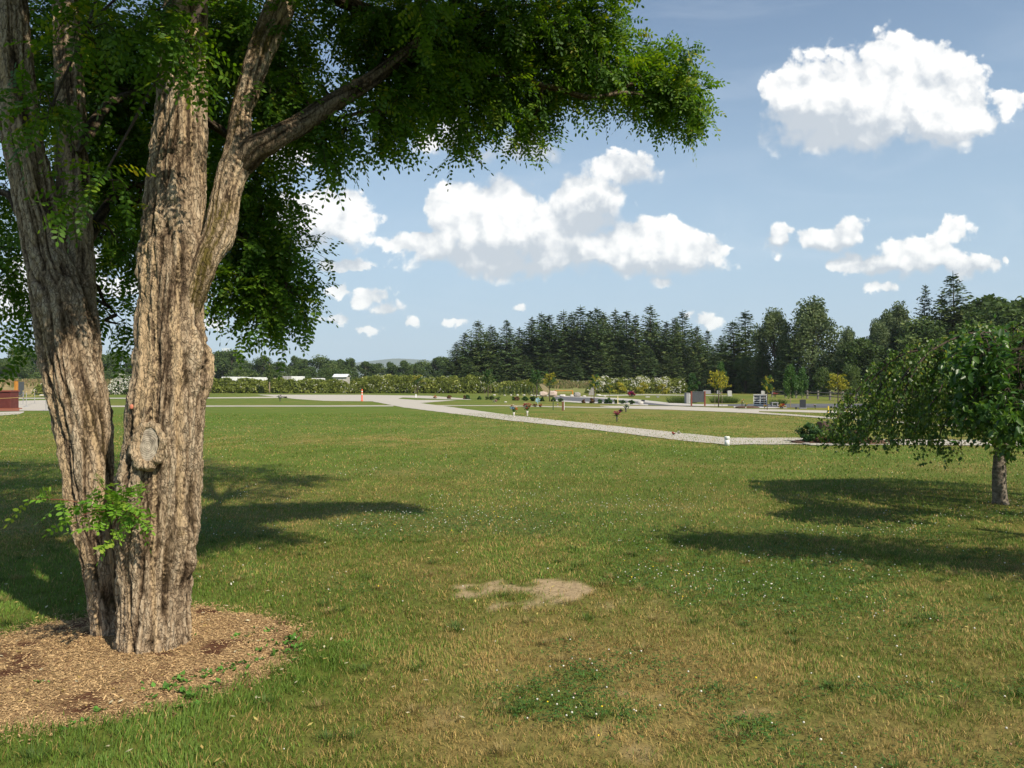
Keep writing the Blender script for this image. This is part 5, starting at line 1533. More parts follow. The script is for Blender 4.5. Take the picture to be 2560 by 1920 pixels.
def tall_grass():
    rg = np.random.default_rng(6)
    n = 9000
    x = rg.uniform(gx(1085, 184)[0], gx(1325, 184)[0], n); y = rg.uniform(179, 192, n)
    x2 = rg.uniform(-225, -84, n); y2 = rg.uniform(160, 215, n)
    x = np.concatenate([x, x2]); y = np.concatenate([y, y2]); n = len(x)
    z = np.where(x > -70, 2.1 * np.cos(np.clip((y - 186) / 9, -1, 1) * np.pi / 2) ** .8 * (1 + .5 * fbm(np.stack([x * .12, y * .1, x * 0], -1), 3, 9)), 2.6 * np.cos(np.clip((y - 190) / 40, -1, 1) * np.pi / 2) ** .8)
    P = np.stack([x, y, z + .1], -1)
    a = nrm(np.stack([rg.normal(0, .3, n), rg.normal(0, .3, n), np.ones(n)], -1)); b = np.array([1.0, 0, 0]); s = rg.uniform(.4, .9, n)[:, None]
    V = np.stack([P - b * s * .18, P + b * s * .18, P + a * s + b * s * .1, P + a * s - b * s * .1], 1).reshape(-1, 3)
    c = np.where(rg.random(n)[:, None] < np.where(x > -70, .25, .5)[:, None], np.array([.27, .20, .10]), np.array([.13, .14, .045])) * rg.uniform(.7, 1.3, n)[:, None]
    o = mesh('tall_grass', V, np.arange(n * 4).reshape(-1, 4), None, colmat('tall_grass', trans=.2), None, None, {'col': np.repeat(c, 4, 0)})
    tag(o, 'tall dry meadow grass on the bank beyond the cemetery', 'grass', None, 'stuff')
tall_grass()

# ------------------------------------------------------------------ hedges of bramble and blossom
def hedge(name, label, x0, x1, d, hgt, depth, n, seed, blossom, bcol='white_petal', leaf=.26, mat='hedge_leaf', sprouts=.12, topw=.5, group='bramble hedges round the lawn'):
    rg = np.random.default_rng(seed)
    t = thing(name, label, 'hedge', ((x0 + x1) / 2, d, 0), 0, group)
    w = x1 - x0
    def surf(m):
        x = rg.uniform(-w / 2, w / 2, m)
        end = np.clip(np.minimum(x + w / 2, w / 2 - x) / min(3.0, w * .25), 0, 1) ** .5
        hh = hgt * end * (1 + .34 * fbm(np.stack([x * .35, x * 0 + seed, x * 0], -1), 4, seed)) * (1 + .1 * vnoise(np.stack([x * 1.7, x * 0, x * 0 + 3.], -1), seed))
        u = rg.random(m)
        a = u * (math.pi * .62)         # front foot to top and over
        y = -depth * np.cos(a) ** 1 * (1 - .25 * np.sin(a))
        z = hh * np.sin(a) ** .7
        P = np.stack([x, y, z], -1)
        P += rg.normal(0, 1, P.shape) * np.array([.2, .25, .16])
        P += .35 * vnoise(P * .9 + seed, seed + 2)[:, None] * np.array([0, -1, .6])
        P[:, 2] = np.maximum(P[:, 2], .03)
        return P
    P = surf(n)
    clump = np.clip(.42 + .45 * fbm(P * .55 + seed, 3, seed) + rg.normal(0, .16, n), 0, 1)
    leaf_obj('foliage', P, leaf, rg, M[mat], t, clump, aspect=.6)
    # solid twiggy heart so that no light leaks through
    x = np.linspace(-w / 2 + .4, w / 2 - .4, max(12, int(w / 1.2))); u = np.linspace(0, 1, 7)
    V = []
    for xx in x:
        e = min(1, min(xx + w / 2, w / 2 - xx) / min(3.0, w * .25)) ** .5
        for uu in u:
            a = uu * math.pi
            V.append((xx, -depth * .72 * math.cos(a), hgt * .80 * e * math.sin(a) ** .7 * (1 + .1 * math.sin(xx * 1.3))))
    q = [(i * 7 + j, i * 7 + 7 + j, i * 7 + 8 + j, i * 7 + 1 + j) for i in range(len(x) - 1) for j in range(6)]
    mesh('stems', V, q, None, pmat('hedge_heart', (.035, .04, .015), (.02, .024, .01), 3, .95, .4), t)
    if blossom:
        B = surf(blossom * 4)
        k = fbm(B * .45 + 3 + seed, 3, seed + 4) > .05
        B = B[k][:blossom] + np.array([0, -.14, .06])
        m = len(B)
        Bc = np.repeat(B, 6, 0) + rg.normal(0, .10, (m * 6, 3))
        leaf_obj('blossom', Bc, .085, rg, M[bcol], t, None, aspect=.8)
    return t
DH = 180
hx = lambda x: gx(x, DH)[0]
hedge('bramble_hedge', 'long bramble hedge with white blossom behind the gravel yard', hx(428), hx(760), DH, 2.9, 2.6, 17000, 1, 130)
hedge('bramble_hedge', 'bramble hedge with dense white blossom between golden sapling and young cedars', hx(755), hx(1085), DH - 3, 3.5, 2.6, 17000, 2, 380)
hedge('bramble_hedge', 'dark green leafy hedge behind the row of young cedars', hx(1078), hx(1165), DH - 10, 2.7, 1.8, 5000, 5, 60)
hedge('flowering_hedge', 'thick hedge of white flowers below the dark conifers, with golden shrubs', hx(1262), hx(1482), DH - 6, 3.3, 2.4, 10000, 3, 1150, leaf=.22)
hedge('flowering_hedge', 'pale flowering hedge seen between the two tree stems', gx(235, 150)[0], gx(352, 150)[0], 150, 3.6, 2.2, 7000, 4, 900, mat='light_leaf', leaf=.22)
hedge('flowering_hedge', 'low dark shrub hedge in the dry field left of the left stem', gx(85, 150)[0], gx(128, 150)[0], 150, 2.2, 1.8, 2500, 8, 60)
hedge('bramble_hedge', 'sprawling green bank of brambles right of the orange barrier', hx(1205), hx(1285), DH + 4, 2.3, 2.2, 5000, 6, 150)
# golden shrubs set in the flowering hedge
gs = proto('golden_shrub', decid_builder(52, 3.0, 2.6, 'gold_leaf', 14, 130, .13, .1, 0, 'far_trunk', .05))
for x, y, lab in ((1338, 826, 'golden shrub in front of the white hedge, nearest the curved road'), (1388, 826, 'golden shrub in the middle of the white flowering hedge'), (1432, 830, 'golden shrub at the right end of the white flowering hedge')):
    d = 150
    place(gs, gx(x, d), RNG.random() * 6, (1.0, .8, toph(y, d) / 3.0), lab, 'shrub', 'golden shrubs by the white hedge')

# ------------------------------------------------------------------ young planted trees
def sapling_builder(seed, h, w, mats, stem_h, arms, stakes=1, up=.45, leafn=46, leaf=.12, core=0, tr0=.075, tmat='far_trunk'):
    """slim trunk, reaching arms dressed with leaf sprays, support stakes"""
    def f(t):
        rg = np.random.default_rng(seed)
        tr = MB(); tr.tube(spline([(0, 0, -.05), (.03, 0, h * .4), (-.02, .02, h * .8), (0, 0, h * .97)], 10), np.linspace(tr0, tr0 * .25, 10), 7)
        Ps = {m: [] for m in mats}
        for k in range(arms):
            u = (k + .5) / arms
            a = k * 2.4 + rg.normal(0, .3)
            z0 = stem_h + (h * .86 - stem_h) * u
            r = w * .5 * (1 - .45 * u) * rg.uniform(.7, 1.1)
            dv = np.array([math.cos(a), math.sin(a), 0])
            cur = spline([(0, 0, z0), dv * r * .5 + [0, 0, z0 + r * up * .7], dv * r + [0, 0, z0 + r * up + rg.normal(0, .1)]], 8)
            tr.tube(cur, np.linspace(.018, .005, 8), 4, False)
            m = mats[k % len(mats)]
            uu = .25 + .75 * rg.random(leafn)
            i = np.minimum(7, (uu * 7).astype(int))
            Ps[m].append(cur[i] + rg.normal(0, .085, (leafn, 3)) * np.array([1, 1, .8]))
        for _ in range(core):
            c = np.array([rg.normal(0, w * .1), rg.normal(0, w * .1), rg.uniform(stem_h * 1.05, h * .8)])
            Ps[mats[-1]].append(ellipsoid_pts(c, (w * .17, w * .17, w * .2), leafn, rg, .2))
        tr.obj('trunk', M[tmat], t, True)
        for m in mats:
            if Ps[m]:
                leaf_obj('crown', np.concatenate(Ps[m]), leaf, rg, M[m], t, None, aspect=.5)
        for j in range(stakes):
            sx = (-.42, .42)[j % 2]
            MB().tube([(sx, 0, -.05), (sx, 0, stem_h * rg.uniform(.95, 1.15))], .026, 6).obj('stake', M['stake'], t)
    return f
gold1 = proto('golden_sapling', sapling_builder(61, 4.0, 3.0, ['gold_leaf', 'gold_leaf', 'maple_leaf'], 1.9, 15, 1, .35, 60, .10, 3))
gold2 = proto('golden_sapling', sapling_builder(62, 4.0, 3.4, ['gold_leaf'], 1.7, 20, 2, .30, 70, .10))
gold3 = proto('golden_sapling', sapling_builder(66, 4.0, 2.2, ['gold_leaf', 'maple_leaf'], 1.7, 14, 1, .6, 60, .10, 3))
mixs = proto('young_maple', sapling_builder(63, 4.0, 2.6, ['maple_leaf', 'maple_leaf', 'light_leaf'], 1.7, 14, 2, .55, 60, .11, 5))
grn = proto('young_maple', sapling_builder(64, 4.0, 2.8, ['maple_leaf'], 1.6, 16, 1, .7, 60, .12, 5))
slim = proto('slender_sapling', sapling_builder(65, 6.5, 1.9, ['light_leaf'], 2.3, 18, 0, 1.1, 70, .17, 7, .16, 'stake'))
colu = proto('column_tree', decid_builder(67, 4.2, 1.7, 'maple_leaf', 22, 130, .10, .36, .8, 'stake', .055))
rnd = proto('round_young_tree', decid_builder(68, 4.2, 2.6, 'maple_leaf', 24, 140, .12, .22, 0, 'far_trunk', .06))
yt = [(slim, 582, 849.6, 783, 1.0, 'slender pale green sapling with thin straight trunk at the back of the gravel yard', 6.5),
      (gold1, 902, 850.8, 806, 1.2, 'golden sapling before the left hedge, beyond the far gravel tip', 4.0),
      (mixs, 1054, 862, 794, .9, 'green young tree with yellow arms, left of the row of young cedars', 4.0),
      (grn, 1159, 863, 798, .9, 'all green young tree beside the row of young cedars', 4.0),
      (gold1, 1187, 867, 799, .85, 'golden topped sapling in front of the pale rock blocks', 4.0),
      (gold3, 1283, 871, 805.5, .9, 'golden sapling left of the white hedge, standing by the curved road', 4.0),
      (gold3, 1316, 871, 826, .7, 'small greenish sapling on the strip before the white flowering hedge', 4.0),
      (rnd, 1499, 862, 807, .9, 'round dark green young tree behind the grey notice board', 4.2),
      (gold2, 1552, 879, 795, .85, 'golden sapling with wide arms right of the grey notice board', 4.0),
      (colu, 1557, 865, 788, .85, 'narrow green tree right behind the golden sapling by the notice board', 4.2),
      (gold3, 1657, 885, 807, .75, 'golden sapling with bare dark tips by the columbarium', 4.0),
      (colu, 1707, 879.7, 794, .95, 'left of the pair of column shaped green trees', 4.2),
      (colu, 1733, 875, 799, .9, 'column shaped green tree rising behind the black headstone', 4.2),
      (gold2, 1810, 879, 802, 1.0, 'widest golden sapling, beside the weeping birch and rail fence', 4.0)]
for pi, x, y, top, ws, lab, hh in yt:
    d = gd(y); s = toph(top, d) / hh
    place(pi, gx(x, d), RNG.uniform(-.5, .5), (s * ws, s * ws, s), lab, 'tree', 'young trees on the lawn')

# row of young cedars with white stones at their feet
def cedar_b(t):
    rg = np.random.default_rng(70)
    MB().tube([(0, 0, -.05), (0, 0, 1.2)], [.04, .015], 5).obj('trunk', M['far_trunk'], t)
    u = rg.random(420) ** .8; a = rg.random(420) * 6.28
    r = .26 * (1 - u) ** .7 * (.7 + .3 * rg.random(420)) + .02
    P = np.stack([r * np.cos(a), r * np.sin(a), .06 + u * 1.72], -1)
    leaf_obj('crown', P, .085, rg, M['conifer'], t, None, aspect=.35, axis=np.array([0, 0, 1.4]))
ced = proto('young_cedar', cedar_b)
for i in range(10):
    x = 1080 + 9.0 * i
    d = gd(854.2)
    place(ced, gx(x, d), i * 1.3, (1, 1, RNG.uniform(.85, 1.1)), f'narrow young cedar, {ORD[i]} from the left in the row of ten', 'cedar', 'row of young cedars')
def rocks(lst):
    for (x, y, w, h, kind, lab, sd) in lst:
        d = gd(y); wm = w * S / F * d; hm = h * S / F * d
        mb = MB(); mb.rock((0, 0, 0), (wm, wm * .8, hm * 1.1), sd, .25)
        o = mb.obj('boulder', M[kind], None, False); o.location = [float(v) for v in gx(x, d)]
        tag(o, lab, 'boulder', 'boulders on the lawn')
rocks([(1068, 854.8, 6, 3, 'rock_white', 'white stone at the left end of the young cedar row', 1), (1090, 855, 4, 2.4, 'rock_white', 'small white stone under the second and third young cedars', 2), (1104, 855, 4, 3, 'rock_white', 'small white stone under the fourth young cedar', 3),
       (1118, 855, 5, 3.2, 'rock_white', 'white stone at the middle of the young cedar row', 4), (1132, 855, 6, 3, 'rock_white', 'white stone under the seventh young cedar', 5), (1148, 855, 5, 2.6, 'rock_white', 'white stone before the ninth young cedar', 6), (1160, 855.2, 4, 2.4, 'rock_white', 'white stone at the right end of the young cedar row', 7),
       (1174, 857, 18, 11, 'rock_pink', 'large pale pinkish rock block left of the golden topped sapling', 8), (1194, 857.5, 19, 13, 'rock_pink', 'large pinkish rock block just left of the orange barrier', 9), (1215, 857, 13, 5, 'rock_white', 'flat white rock under the orange barrier', 10),
       (1235, 857.2, 8, 5, 'rock_white', 'white rock right of the orange barrier', 11), (1247, 857, 16, 10, 'rock_grey', 'squarish grey rock at the end of the orange barrier', 12), (1262, 857, 8, 3, 'rock_white', 'low pale rock between grey block and standing stone', 13), (1293, 855.8, 11, 4, 'rock_white', 'pale flat rock right of the standing stone', 14),
       (1306, 857, 7, 3, 'rock_white', 'last small pale rock right of the standing stone', 15), (1356.5, 874.4, 7.5, 4.5, 'rock_white', 'white round boulder on the kerb behind the white roses', 16), (1384, 873.6, 12, 7, 'rock_white', 'white wedge shaped boulder beside the road end', 17),
       (71, 845, 11, 6, 'rock_white', 'white boulder in the dry field beside the dark panel', 18), (90, 857, 10, 5, 'rock_white', 'white rock beyond the roped forecourt', 19), (1092, 869.5, 6, 2.5, 'rock_white', 'low white stone right of the pale pink flowers', 20),
       (322, 851.5, 6, 3.4, 'rock_white', 'white stone on the green strip between the stems', 22)])
o = MB().add([(-.55, -.3, 0), (.5, -.3, 0), (.5, .3, 0), (-.5, .3, 0), (.05, -.2, 1.45), (.48, -.22, 1.5), (.46, .2, 1.45), (.1, .2, 1.35)], [(3, 2, 1, 0), (0, 1, 5, 4), (1, 2, 6, 5), (2, 3, 7, 6), (3, 0, 4, 7), (4, 5, 6, 7)]).obj('standing_stone', M['rock_grey'])
o.location = [float(v) for v in gnd(1277, 854)]; tag(o, 'slanted grey standing stone behind the curved road', 'stone')
# orange barrier gate
d = gd(856.6); t = thing('barrier_gate', 'orange bar barrier on red brown posts behind the road end', 'barrier', gx(1218, d))
w = 38 * S / F * d; hb = 12.5 * S / F * d
MB().tube([(-w / 2, 0, hb), (w / 2, 0, hb)], .07, 8).obj('bar', M['orange_wood'], t)
for s in (-1, 1):
    MB().box((s * w / 2, 0, hb * .5), (.18, .18, hb * 1.15), 0, .02).obj('post', M['brown_paint'] if s < 0 else M['orange_wood'], t)
# low shrubs along the strip
shb = [proto('low_shrub', decid_builder(s, .42, .62, m, 10, 70, .06, .1, 0, 'far_trunk', .02)) for s, m in ((81, 'maple_leaf'), (82, 'red_leaf'), (83, 'light_leaf'))]
srow = [(970, 1, 861.5), (1004, 1, 862), (1010, 0, 862.2), (1036, 0, 863), (1051, 2, 863.5), (1062, 2, 864), (1077, 2, 864.3), (1110, 0, 864.8), (1117, 1, 865), (1134, 0, 865.6), (1151, 0, 866), (1171, 0, 866.6), (1196, 0, 867.2), (1211, 0, 867.8), (1278, 1, 871), (1296, 0, 871.4), (1310, 0, 871.6), (1261, 1, 871), (1330, 2, 872), (1345, 0, 872.4), (1364, 0, 873.5), (1316, 0, 871.8)]
nm = ['dark green', 'reddish brown', 'yellow green']
ref = ['nearest the far gravel tip', 'left of the mixed sapling, first of two', 'left of the mixed sapling, second of two', 'just left of the mixed young tree', 'at the foot of the mixed young tree', 'right of the mixed young tree', 'second right of the mixed young tree', 'below the first young cedars, left',
       'below the first young cedars, right', 'below the middle of the cedar row', 'below the end of the cedar row', 'beside the all green young tree', 'right of the golden topped sapling', 'near the brown marker post', 'left of the road sapling', 'by the road sapling, nearer one', 'right of the road sapling',
       'behind the thin green post', 'on the strip before the kerb', 'left of the pale yellow stake', 'under the white round boulder', 'at the foot of the small greenish sapling']
for (x, k, y), r_ in zip(srow, ref):
    d = gd(y)
    place(shb[k], gx(x, d), RNG.random() * 6, (RNG.uniform(.8, 1.2),) * 3, f'low {nm[k]} shrub {r_}', 'shrub', 'low shrubs along the planting strip')
tuft = []
def tuft_b(seed, mat):
    def f(t):
        rg = np.random.default_rng(seed)
        n = 500
        th = rg.random(n) * 6.28; r = rg.random(n) ** .6 * .55
        P = np.stack([r * np.cos(th), r * np.sin(th), np.zeros(n)], -1)
        a = nrm(np.stack([np.cos(th) * r * 1.3, np.sin(th) * r * 1.3, np.ones(n)], -1) + rg.normal(0, .2, (n, 3))); b = nrm(np.cross(a, rg.normal(0, 1, (n, 3))))
        s = rg.uniform(.35, .62, n)[:, None]
        V = np.stack([P - b * .016, P + b * .016, P + a * s], 1).reshape(-1, 3)
        mesh('blades', V, None, np.arange(n * 3).reshape(-1, 3), M[mat], t, {'rnd': np.repeat(rg.random(n), 3)})
    return f
tf = proto('grass_tuft', tuft_b(1, 'light_leaf'))
for x, y, s, lab in ((1463, 870.5, 1.5, 'ornamental grass tuft with yellow tips left of the grey cabinet'), (1490, 870, 1.2, 'ornamental grass tuft against the grey cabinet'), (1556, 870, 1.5, 'ornamental grass tuft under the golden sapling by the board'), (1577, 870.5, 1.2, 'ornamental grass tuft right of the golden sapling by the board'), (1680, 874.5, 1.1, 'ornamental grass tuft right of the stone bench')):
    place(tf, gx(x, gd(y)), RNG.random() * 6, (s, s, s), lab, 'grass tuft', 'ornamental grass tufts')

# ------------------------------------------------------------------ buildings and vehicles beyond the hedge
def px2m(px, d): return px * S / F * d
def trailer(x0, x1, top, d, lab, mat, ribs=True):
    w = px2m(x1 - x0, d); hz = toph(top, d)
    t = thing('box_trailer', lab, 'trailer', gx((x0 + x1) / 2, d))
    MB().box((0, 0, (hz + 1.1) / 2 + .0), (w, 2.5, hz - 1.1), 0, .06).obj('box', M[mat], t)
    rb = MB()
    for k in range(int(w / .8)):
        rb.box((-w / 2 + .5 + k * .8, -1.262, (hz + 1.1) / 2), (.05, .03, hz - 1.4))
    rb.obj('ribs', M['roof_metal'], t)
    MB().box((0, 0, .98), (w * .98, 2.3, .2)).obj('chassis', M['far_trunk'], t)
    for k in (-.36, -.24, .34):
        wh = MB(); wh.lathe([(.1, -.14), (.48, -.14), (.5, 0), (.48, .14), (.1, .14)], (0, 0, 0), 18)
        o = wh.obj('wheel', M['vase'], t); o.rotation_euler = (math.pi / 2, 0, 0); o.location = (w * k, -1.1, .5)
trailer(482, 533, 814.2, 205, 'longest white box trailer showing above the bramble hedge', 'white_paint')
trailer(538, 576, 815.2, 207, 'second white trailer, right of the longest one', 'white_paint')
trailer(578, 610, 816.6, 209, 'low cream trailer behind the slender sapling', 'concrete')
trailer(613, 631, 812.6, 208, 'grey brown trailer left of the white container', 'grey_panel')
trailer(632, 656, 813.0, 206, 'short white container right of the grey brown trailer', 'white_paint')
trailer(675, 700, 817.0, 208, 'low white trailer left of the white roofed shed', 'white_paint')
d = 205; t = thing('shed', 'small shed with pale gable and white metal roof beyond the hedge', 'shed', gx(738, d))
w = px2m(32, d); hz = toph(814, d); rzv = toph(808.8, d)
MB().box((0, 0, hz / 2), (w * .9, 4, hz)).obj('wall', M['concrete'], t)
MB().add([(-w / 2, -2.4, hz - .1), (w / 2, -2.4, hz - .1), (w / 2, 0, rzv), (-w / 2, 0, rzv), (w / 2, 2.4, hz - .1), (-w / 2, 2.4, hz - .1), (-w / 2, -2.4, hz), (w / 2, -2.4, hz), (w / 2, 0, rzv + .1), (-w / 2, 0, rzv + .1), (w / 2, 2.4, hz), (-w / 2, 2.4, hz)],
         [(0, 1, 2, 3), (3, 2, 4, 5), (6, 9, 8, 7), (9, 11, 10, 8), (0, 6, 7, 1), (5, 4, 10, 11), (1, 7, 8, 2), (2, 8, 10, 4), (0, 3, 9, 6), (3, 5, 11, 9)]).obj('roof', M['roof_metal'], t)
MB().add([(-w * .45, -2.02, hz), (w * .45, -2.02, hz), (0, -2.02, rzv)], [(0, 1, 2)]).obj('gable', M['white_paint'], t)
MB().box((w * .15, -2.03, 1.1), (1.1, .06, 2.2)).obj('door', M['grey_panel'], t)
# antenna on the far skyline
d = 400; t = thing('antenna_mast', 'pale antenna mast with four panels rising above the far trees', 'antenna', gx(488, d))
zt = toph(751, d)
MB().tube([(0, 0, 0), (0, 0, zt)], [.25, .12], 8).obj('mast', M['roof_metal'], t)
MB().box((0, 0, zt - 2.0), (3.4, .15, .15)).obj('crossbar', M['roof_metal'], t)
for k in range(4):
    MB().box((-1.6 + k * 1.07, -.2, zt - 1.4), (.42, .22, 2.3), 0, .03).obj('panel', M['white_paint'], t)

# ------------------------------------------------------------------ left forecourt
d = gd(884); t = thing('kiosk_box', 'dark maroon kiosk box with overhanging lid behind the rope', 'kiosk', gx(16, d))
w = px2m(38, d); hz = px2m(38, d)
MB().box((-.1, 0, hz / 2), (w, .9, hz), 0, .02).obj('body', M['maroon'], t)
MB().box((-.1, 0, hz + .05), (w * 1.08, 1.05, .1), 0, .02).obj('lid', M['brown_paint'], t)
MB().box((-.1, 0, .04), (w * 1.25, 1.2, .08), 0, .01).obj('plinth', M['brick_red'], t)
def stanchion(x, y, top, lab):
    d = gd(y); h_ = px2m(y - top, d)
    t = thing('rope_post', lab, 'rope post', gx(x, d), 0, 'rope posts round the forecourt')
    MB().tube([(0, 0, 0), (0, 0, h_)], .03, 10).obj('post', M['steel'], t)
    MB().lathe([(.16, 0), (.16, .03), (.05, .06)], (0, 0, 0), 14).obj('base', M['steel'], t)
    MB().lathe([(.02, h_), (.045, h_ + .02), (.045, h_ + .06), (.015, h_ + .09)], (0, 0, 0), 10).obj('finial', M['rope'], t)
    return gx(x, d) + np.array([0, 0, h_ * .95])
P1 = stanchion(99.5, 887, 852, 'steel rope post nearest the left tree stem')
P2 = stanchion(57, 879, 848, 'steel rope post right of the maroon kiosk, front one')
P3 = stanchion(50, 874, 846, 'steel rope post right of the maroon kiosk, back one')
P4 = stanchion(75, 872, 845, 'steel rope post between the two orange posts')
P5 = stanchion(235, 879, 850, 'steel rope post between the two tree stems')
P0 = gx(-90, gd(884)) + np.array([0, 0, .75])
for a, b, sag, lab in ((P0, P1, .10, 'yellow rope across the front of the forecourt'), (P2, P4, .32, 'sagging yellow rope between back posts of the forecourt'), (P3, gx(36, gd(872)) + np.array([0, 0, 1.0]), .3, 'sagging yellow rope beside the maroon kiosk'), (P1, P5, .12, 'yellow rope running behind the left stem'), (P4, P5, .2, 'yellow rope at the back of the forecourt')):
    u = np.linspace(0, 1, 14)[:, None]
    c = a * (1 - u) + b * u; c[:, 2] -= (4 * sag * u * (1 - u))[:, 0]
    tag(MB().tube(c, .022, 6).obj('rope', M['rope'], None, True), lab, 'rope', 'ropes round the forecourt')
for x, y, top, lab in ((35, 868, 823, 'orange timber post beside the dark upright panel'), (122, 862, 826, 'orange timber post close to the left stem')):
    d = gd(y); h_ = px2m(y - top, d)
    t = thing('timber_post', lab, 'post', gx(x, d), 0, 'orange timber posts')
    MB().box((0, 0, h_ / 2), (.28, .28, h_), 0, .02).obj('post', M['orange_wood'], t); MB().box((0, 0, h_ + .03), (.34, .34, .06), 0, .01).obj('cap', M['post_brown'], t)
d = gd(866); h_ = px2m(42, d); t = thing('information_panel', 'tall dark panel board beside the orange timber post', 'panel', gx(44, d), .2)
MB().box((0, 0, h_ * .58), (.75, .08, h_ * .8), 0, .02).obj('board', M['slate'], t)
for s in (-.3, .3): MB().box((s, .06, h_ * .5), (.07, .05, h_), 0, .01).obj('leg', M['granite_dark'], t)
for x, w_, lab in ((105, 5, 'dark grey upright stone, left of the pair by the left stem'), (111.5, 5, 'dark grey upright stone, right of the pair by the left stem')):
    d = gd(862); t = thing('upright_stone', lab, 'gravestone', gx(x, d), 0, 'dark upright stones')
    MB().box((0, 0, .5), (px2m(w_, d), .3, .95), 0, .03).obj('stone', M['granite_dark'], t); MB().box((0, 0, .05), (px2m(w_ * 1.3, d), .45, .1), 0, .01).obj('base', M['granite_grey'], t)

# ------------------------------------------------------------------ small things on the lawns
d = gd(866.5); t = thing('delineator_post', 'orange flexible post with white bands where path meets gravel yard', 'post', gx(782, d))
h_ = px2m(26, d)
MB().lathe([(.16, 0), (.16, .04), (.075, .07), (.07, h_ * .97), (.05, h_)], (0, 0, 0), 14).obj('post', M['orange_plastic'], t, True)
for z in (.52, .74): MB().lathe([(.074, h_ * z), (.074, h_ * (z + .10))], (0, 0, 0), 14).obj('band', M['reflective'], t, True)
d = gd(962); t = thing('white_pipe', 'short white plastic pipe with a cap at the near path edge', 'pipe', gx(1570.5, d))
MB().lathe([(.066, -.02), (.066, .17)], (0, 0, 0), 22).obj('pipe', M['white_paint'], t, True)
MB().lathe([(.066, .163), (.072, .165), (.072, .235), (.066, .248), (.03, .252)], (0, 0, 0), 22).obj('cap', M['white_paint'], t, True)
def post(name, x, y, hpx, wm, mat, lab, cat='post'):
    d = gd(y); h_ = px2m(hpx, d)
    t = thing(name, lab, cat, gx(x, d))
    MB().box((0, 0, h_ / 2), (wm, wm, h_), 0, wm * .08).obj('shaft', M[mat], t)
    MB().box((0, 0, h_ + .012), (wm * 1.15, wm * 1.15, .024), 0, .004).obj('cap', M[mat], t)
    return t, h_
post('marker_post', 898.5, 858.5, 6.5, .16, 'white_paint', 'small white marker post left of the golden sapling by the hedge')
t, h_ = post('marker_post', 1216, 887, 19, .13, 'post_brown', 'brown square marker post on the middle lawn')
MB().box((.085, -.0, h_ * .55), (.03, .12, h_ * .9)).obj('white_strip', M['white_paint'], t)
post('marker_post', 1195, 886, 17, .07, 'green_post', 'thin green post left of the brown marker post')
post('marker_post', 1334.5, 872.5, 17, .08, 'pale_yellow', 'pale yellow stake on the kerb strip before the road')
post('marker_post', 1789, 892, 14, .07, 'yellow_paint', 'bright yellow stake beside the widest golden sapling')

def bouquet(x, y, hpx, wpx, cols, lab, vase='vase', leaf=True, kind='flower_vase', spread=1.0, low=False, seed=0, n=16):
    d = gd(y); h_ = px2m(hpx, d); w_ = px2m(wpx, d)
    rg = np.random.default_rng(seed + int(x))
    t = thing(kind, lab, 'flowers', gx(x, d), 0, 'grave flowers on the lawns')
    vh = h_ * (.16 if low else .42)
    if not low:
        MB().lathe([(w_ * .10, 0), (w_ * .09, vh * .1), (w_ * .07, vh * .4), (w_ * .15, vh), (w_ * .13, vh)], (0, 0, 0), 12).obj('vase', M[vase], t, True)
    else:
        MB().lathe([(w_ * .28, 0), (w_ * .36, vh), (w_ * .30, vh)], (0, 0, 0), 12).obj('pot', M[vase], t, True)
    st = MB()
    pos = []
    for k in range(n):
        a = rg.random() * 6.28; r = w_ * .5 * rg.random() ** .6
        z = vh + (h_ - vh) * (rg.uniform(.35, 1.0) if not low else rg.uniform(.3, 1) * (1 - (r / (w_ * .5)) ** 2 * .6))
        p = np.array([r * math.cos(a), r * math.sin(a) * .8, z]); pos.append(p)
        st.tube([(0, 0, vh * .7), p * np.array([.5, .5, 1]) * .8 + np.array([0, 0, vh * .1]), p], .006, 4, False)
    st.obj('stems', M['stem'], t)
    if leaf:
        P = np.array(pos)[rg.integers(0, n, 60)] * np.array([.8, .8, .78]) + rg.normal(0, w_ * .07, (60, 3)); P[:, 2] = np.maximum(P[:, 2], vh * .8)
        leaf_obj('leaves', P, w_ * .10, rg, M['maple_leaf'], t, None, aspect=.45)
    by = {}
    for k, p in enumerate(pos):
        c = cols[k % len(cols)]
        mb = by.setdefault(c, MB())
        s = w_ * rg.uniform(.19, .28)
        for j in range(7):
            a = 6.283 * j / 7
            q = p + np.array([math.cos(a), math.sin(a), .35]) * s * .55
            u = np.array([math.cos(a), math.sin(a), .6]) * s * .5; v = np.array([-math.sin(a), math.cos(a), 0]) * s * .34
            mb.add([p, q + v, q + u, q - v], [(0, 1, 2, 3)])
        mb.rock(p - np.array([0, 0, s * .2]), (s * .9, s * .9, s * .7), k, .2, 7, 5)
    for c, mb in by.items(): mb.obj('flower_heads', FLOW[c], t)
    return t
bouquet(605, 867, 13, 11, ['white', 'purple', 'white'], 'dark vase of white flowers in front of the gravel yard', 'vase', seed=1)
bouquet(1110, 901.5, 26, 17, ['salmon', 'white', 'orange', 'blue', 'red', 'cream'], 'vase of mixed red white and blue flowers at the path edge', 'vase_pale', seed=2, n=20)
bouquet(1139, 898.5, 27, 18, ['salmon', 'cream', 'red', 'white', 'salmon'], 'vase of tall salmon and cream flowers right of the mixed bouquet', 'vase_pale', seed=3, n=20)
bouquet(1156, 879, 7.5, 10, ['darkred', 'darkred', 'orange'], 'low dark red flower mound under the blue pinwheel', 'vase', low=True, kind='flower_pot', seed=4)
bouquet(1168, 879.5, 7.5, 8, ['darkred', 'red', 'orange'], 'low red flower mound right of the blue pinwheel', 'vase', low=True, kind='flower_pot', seed=5)
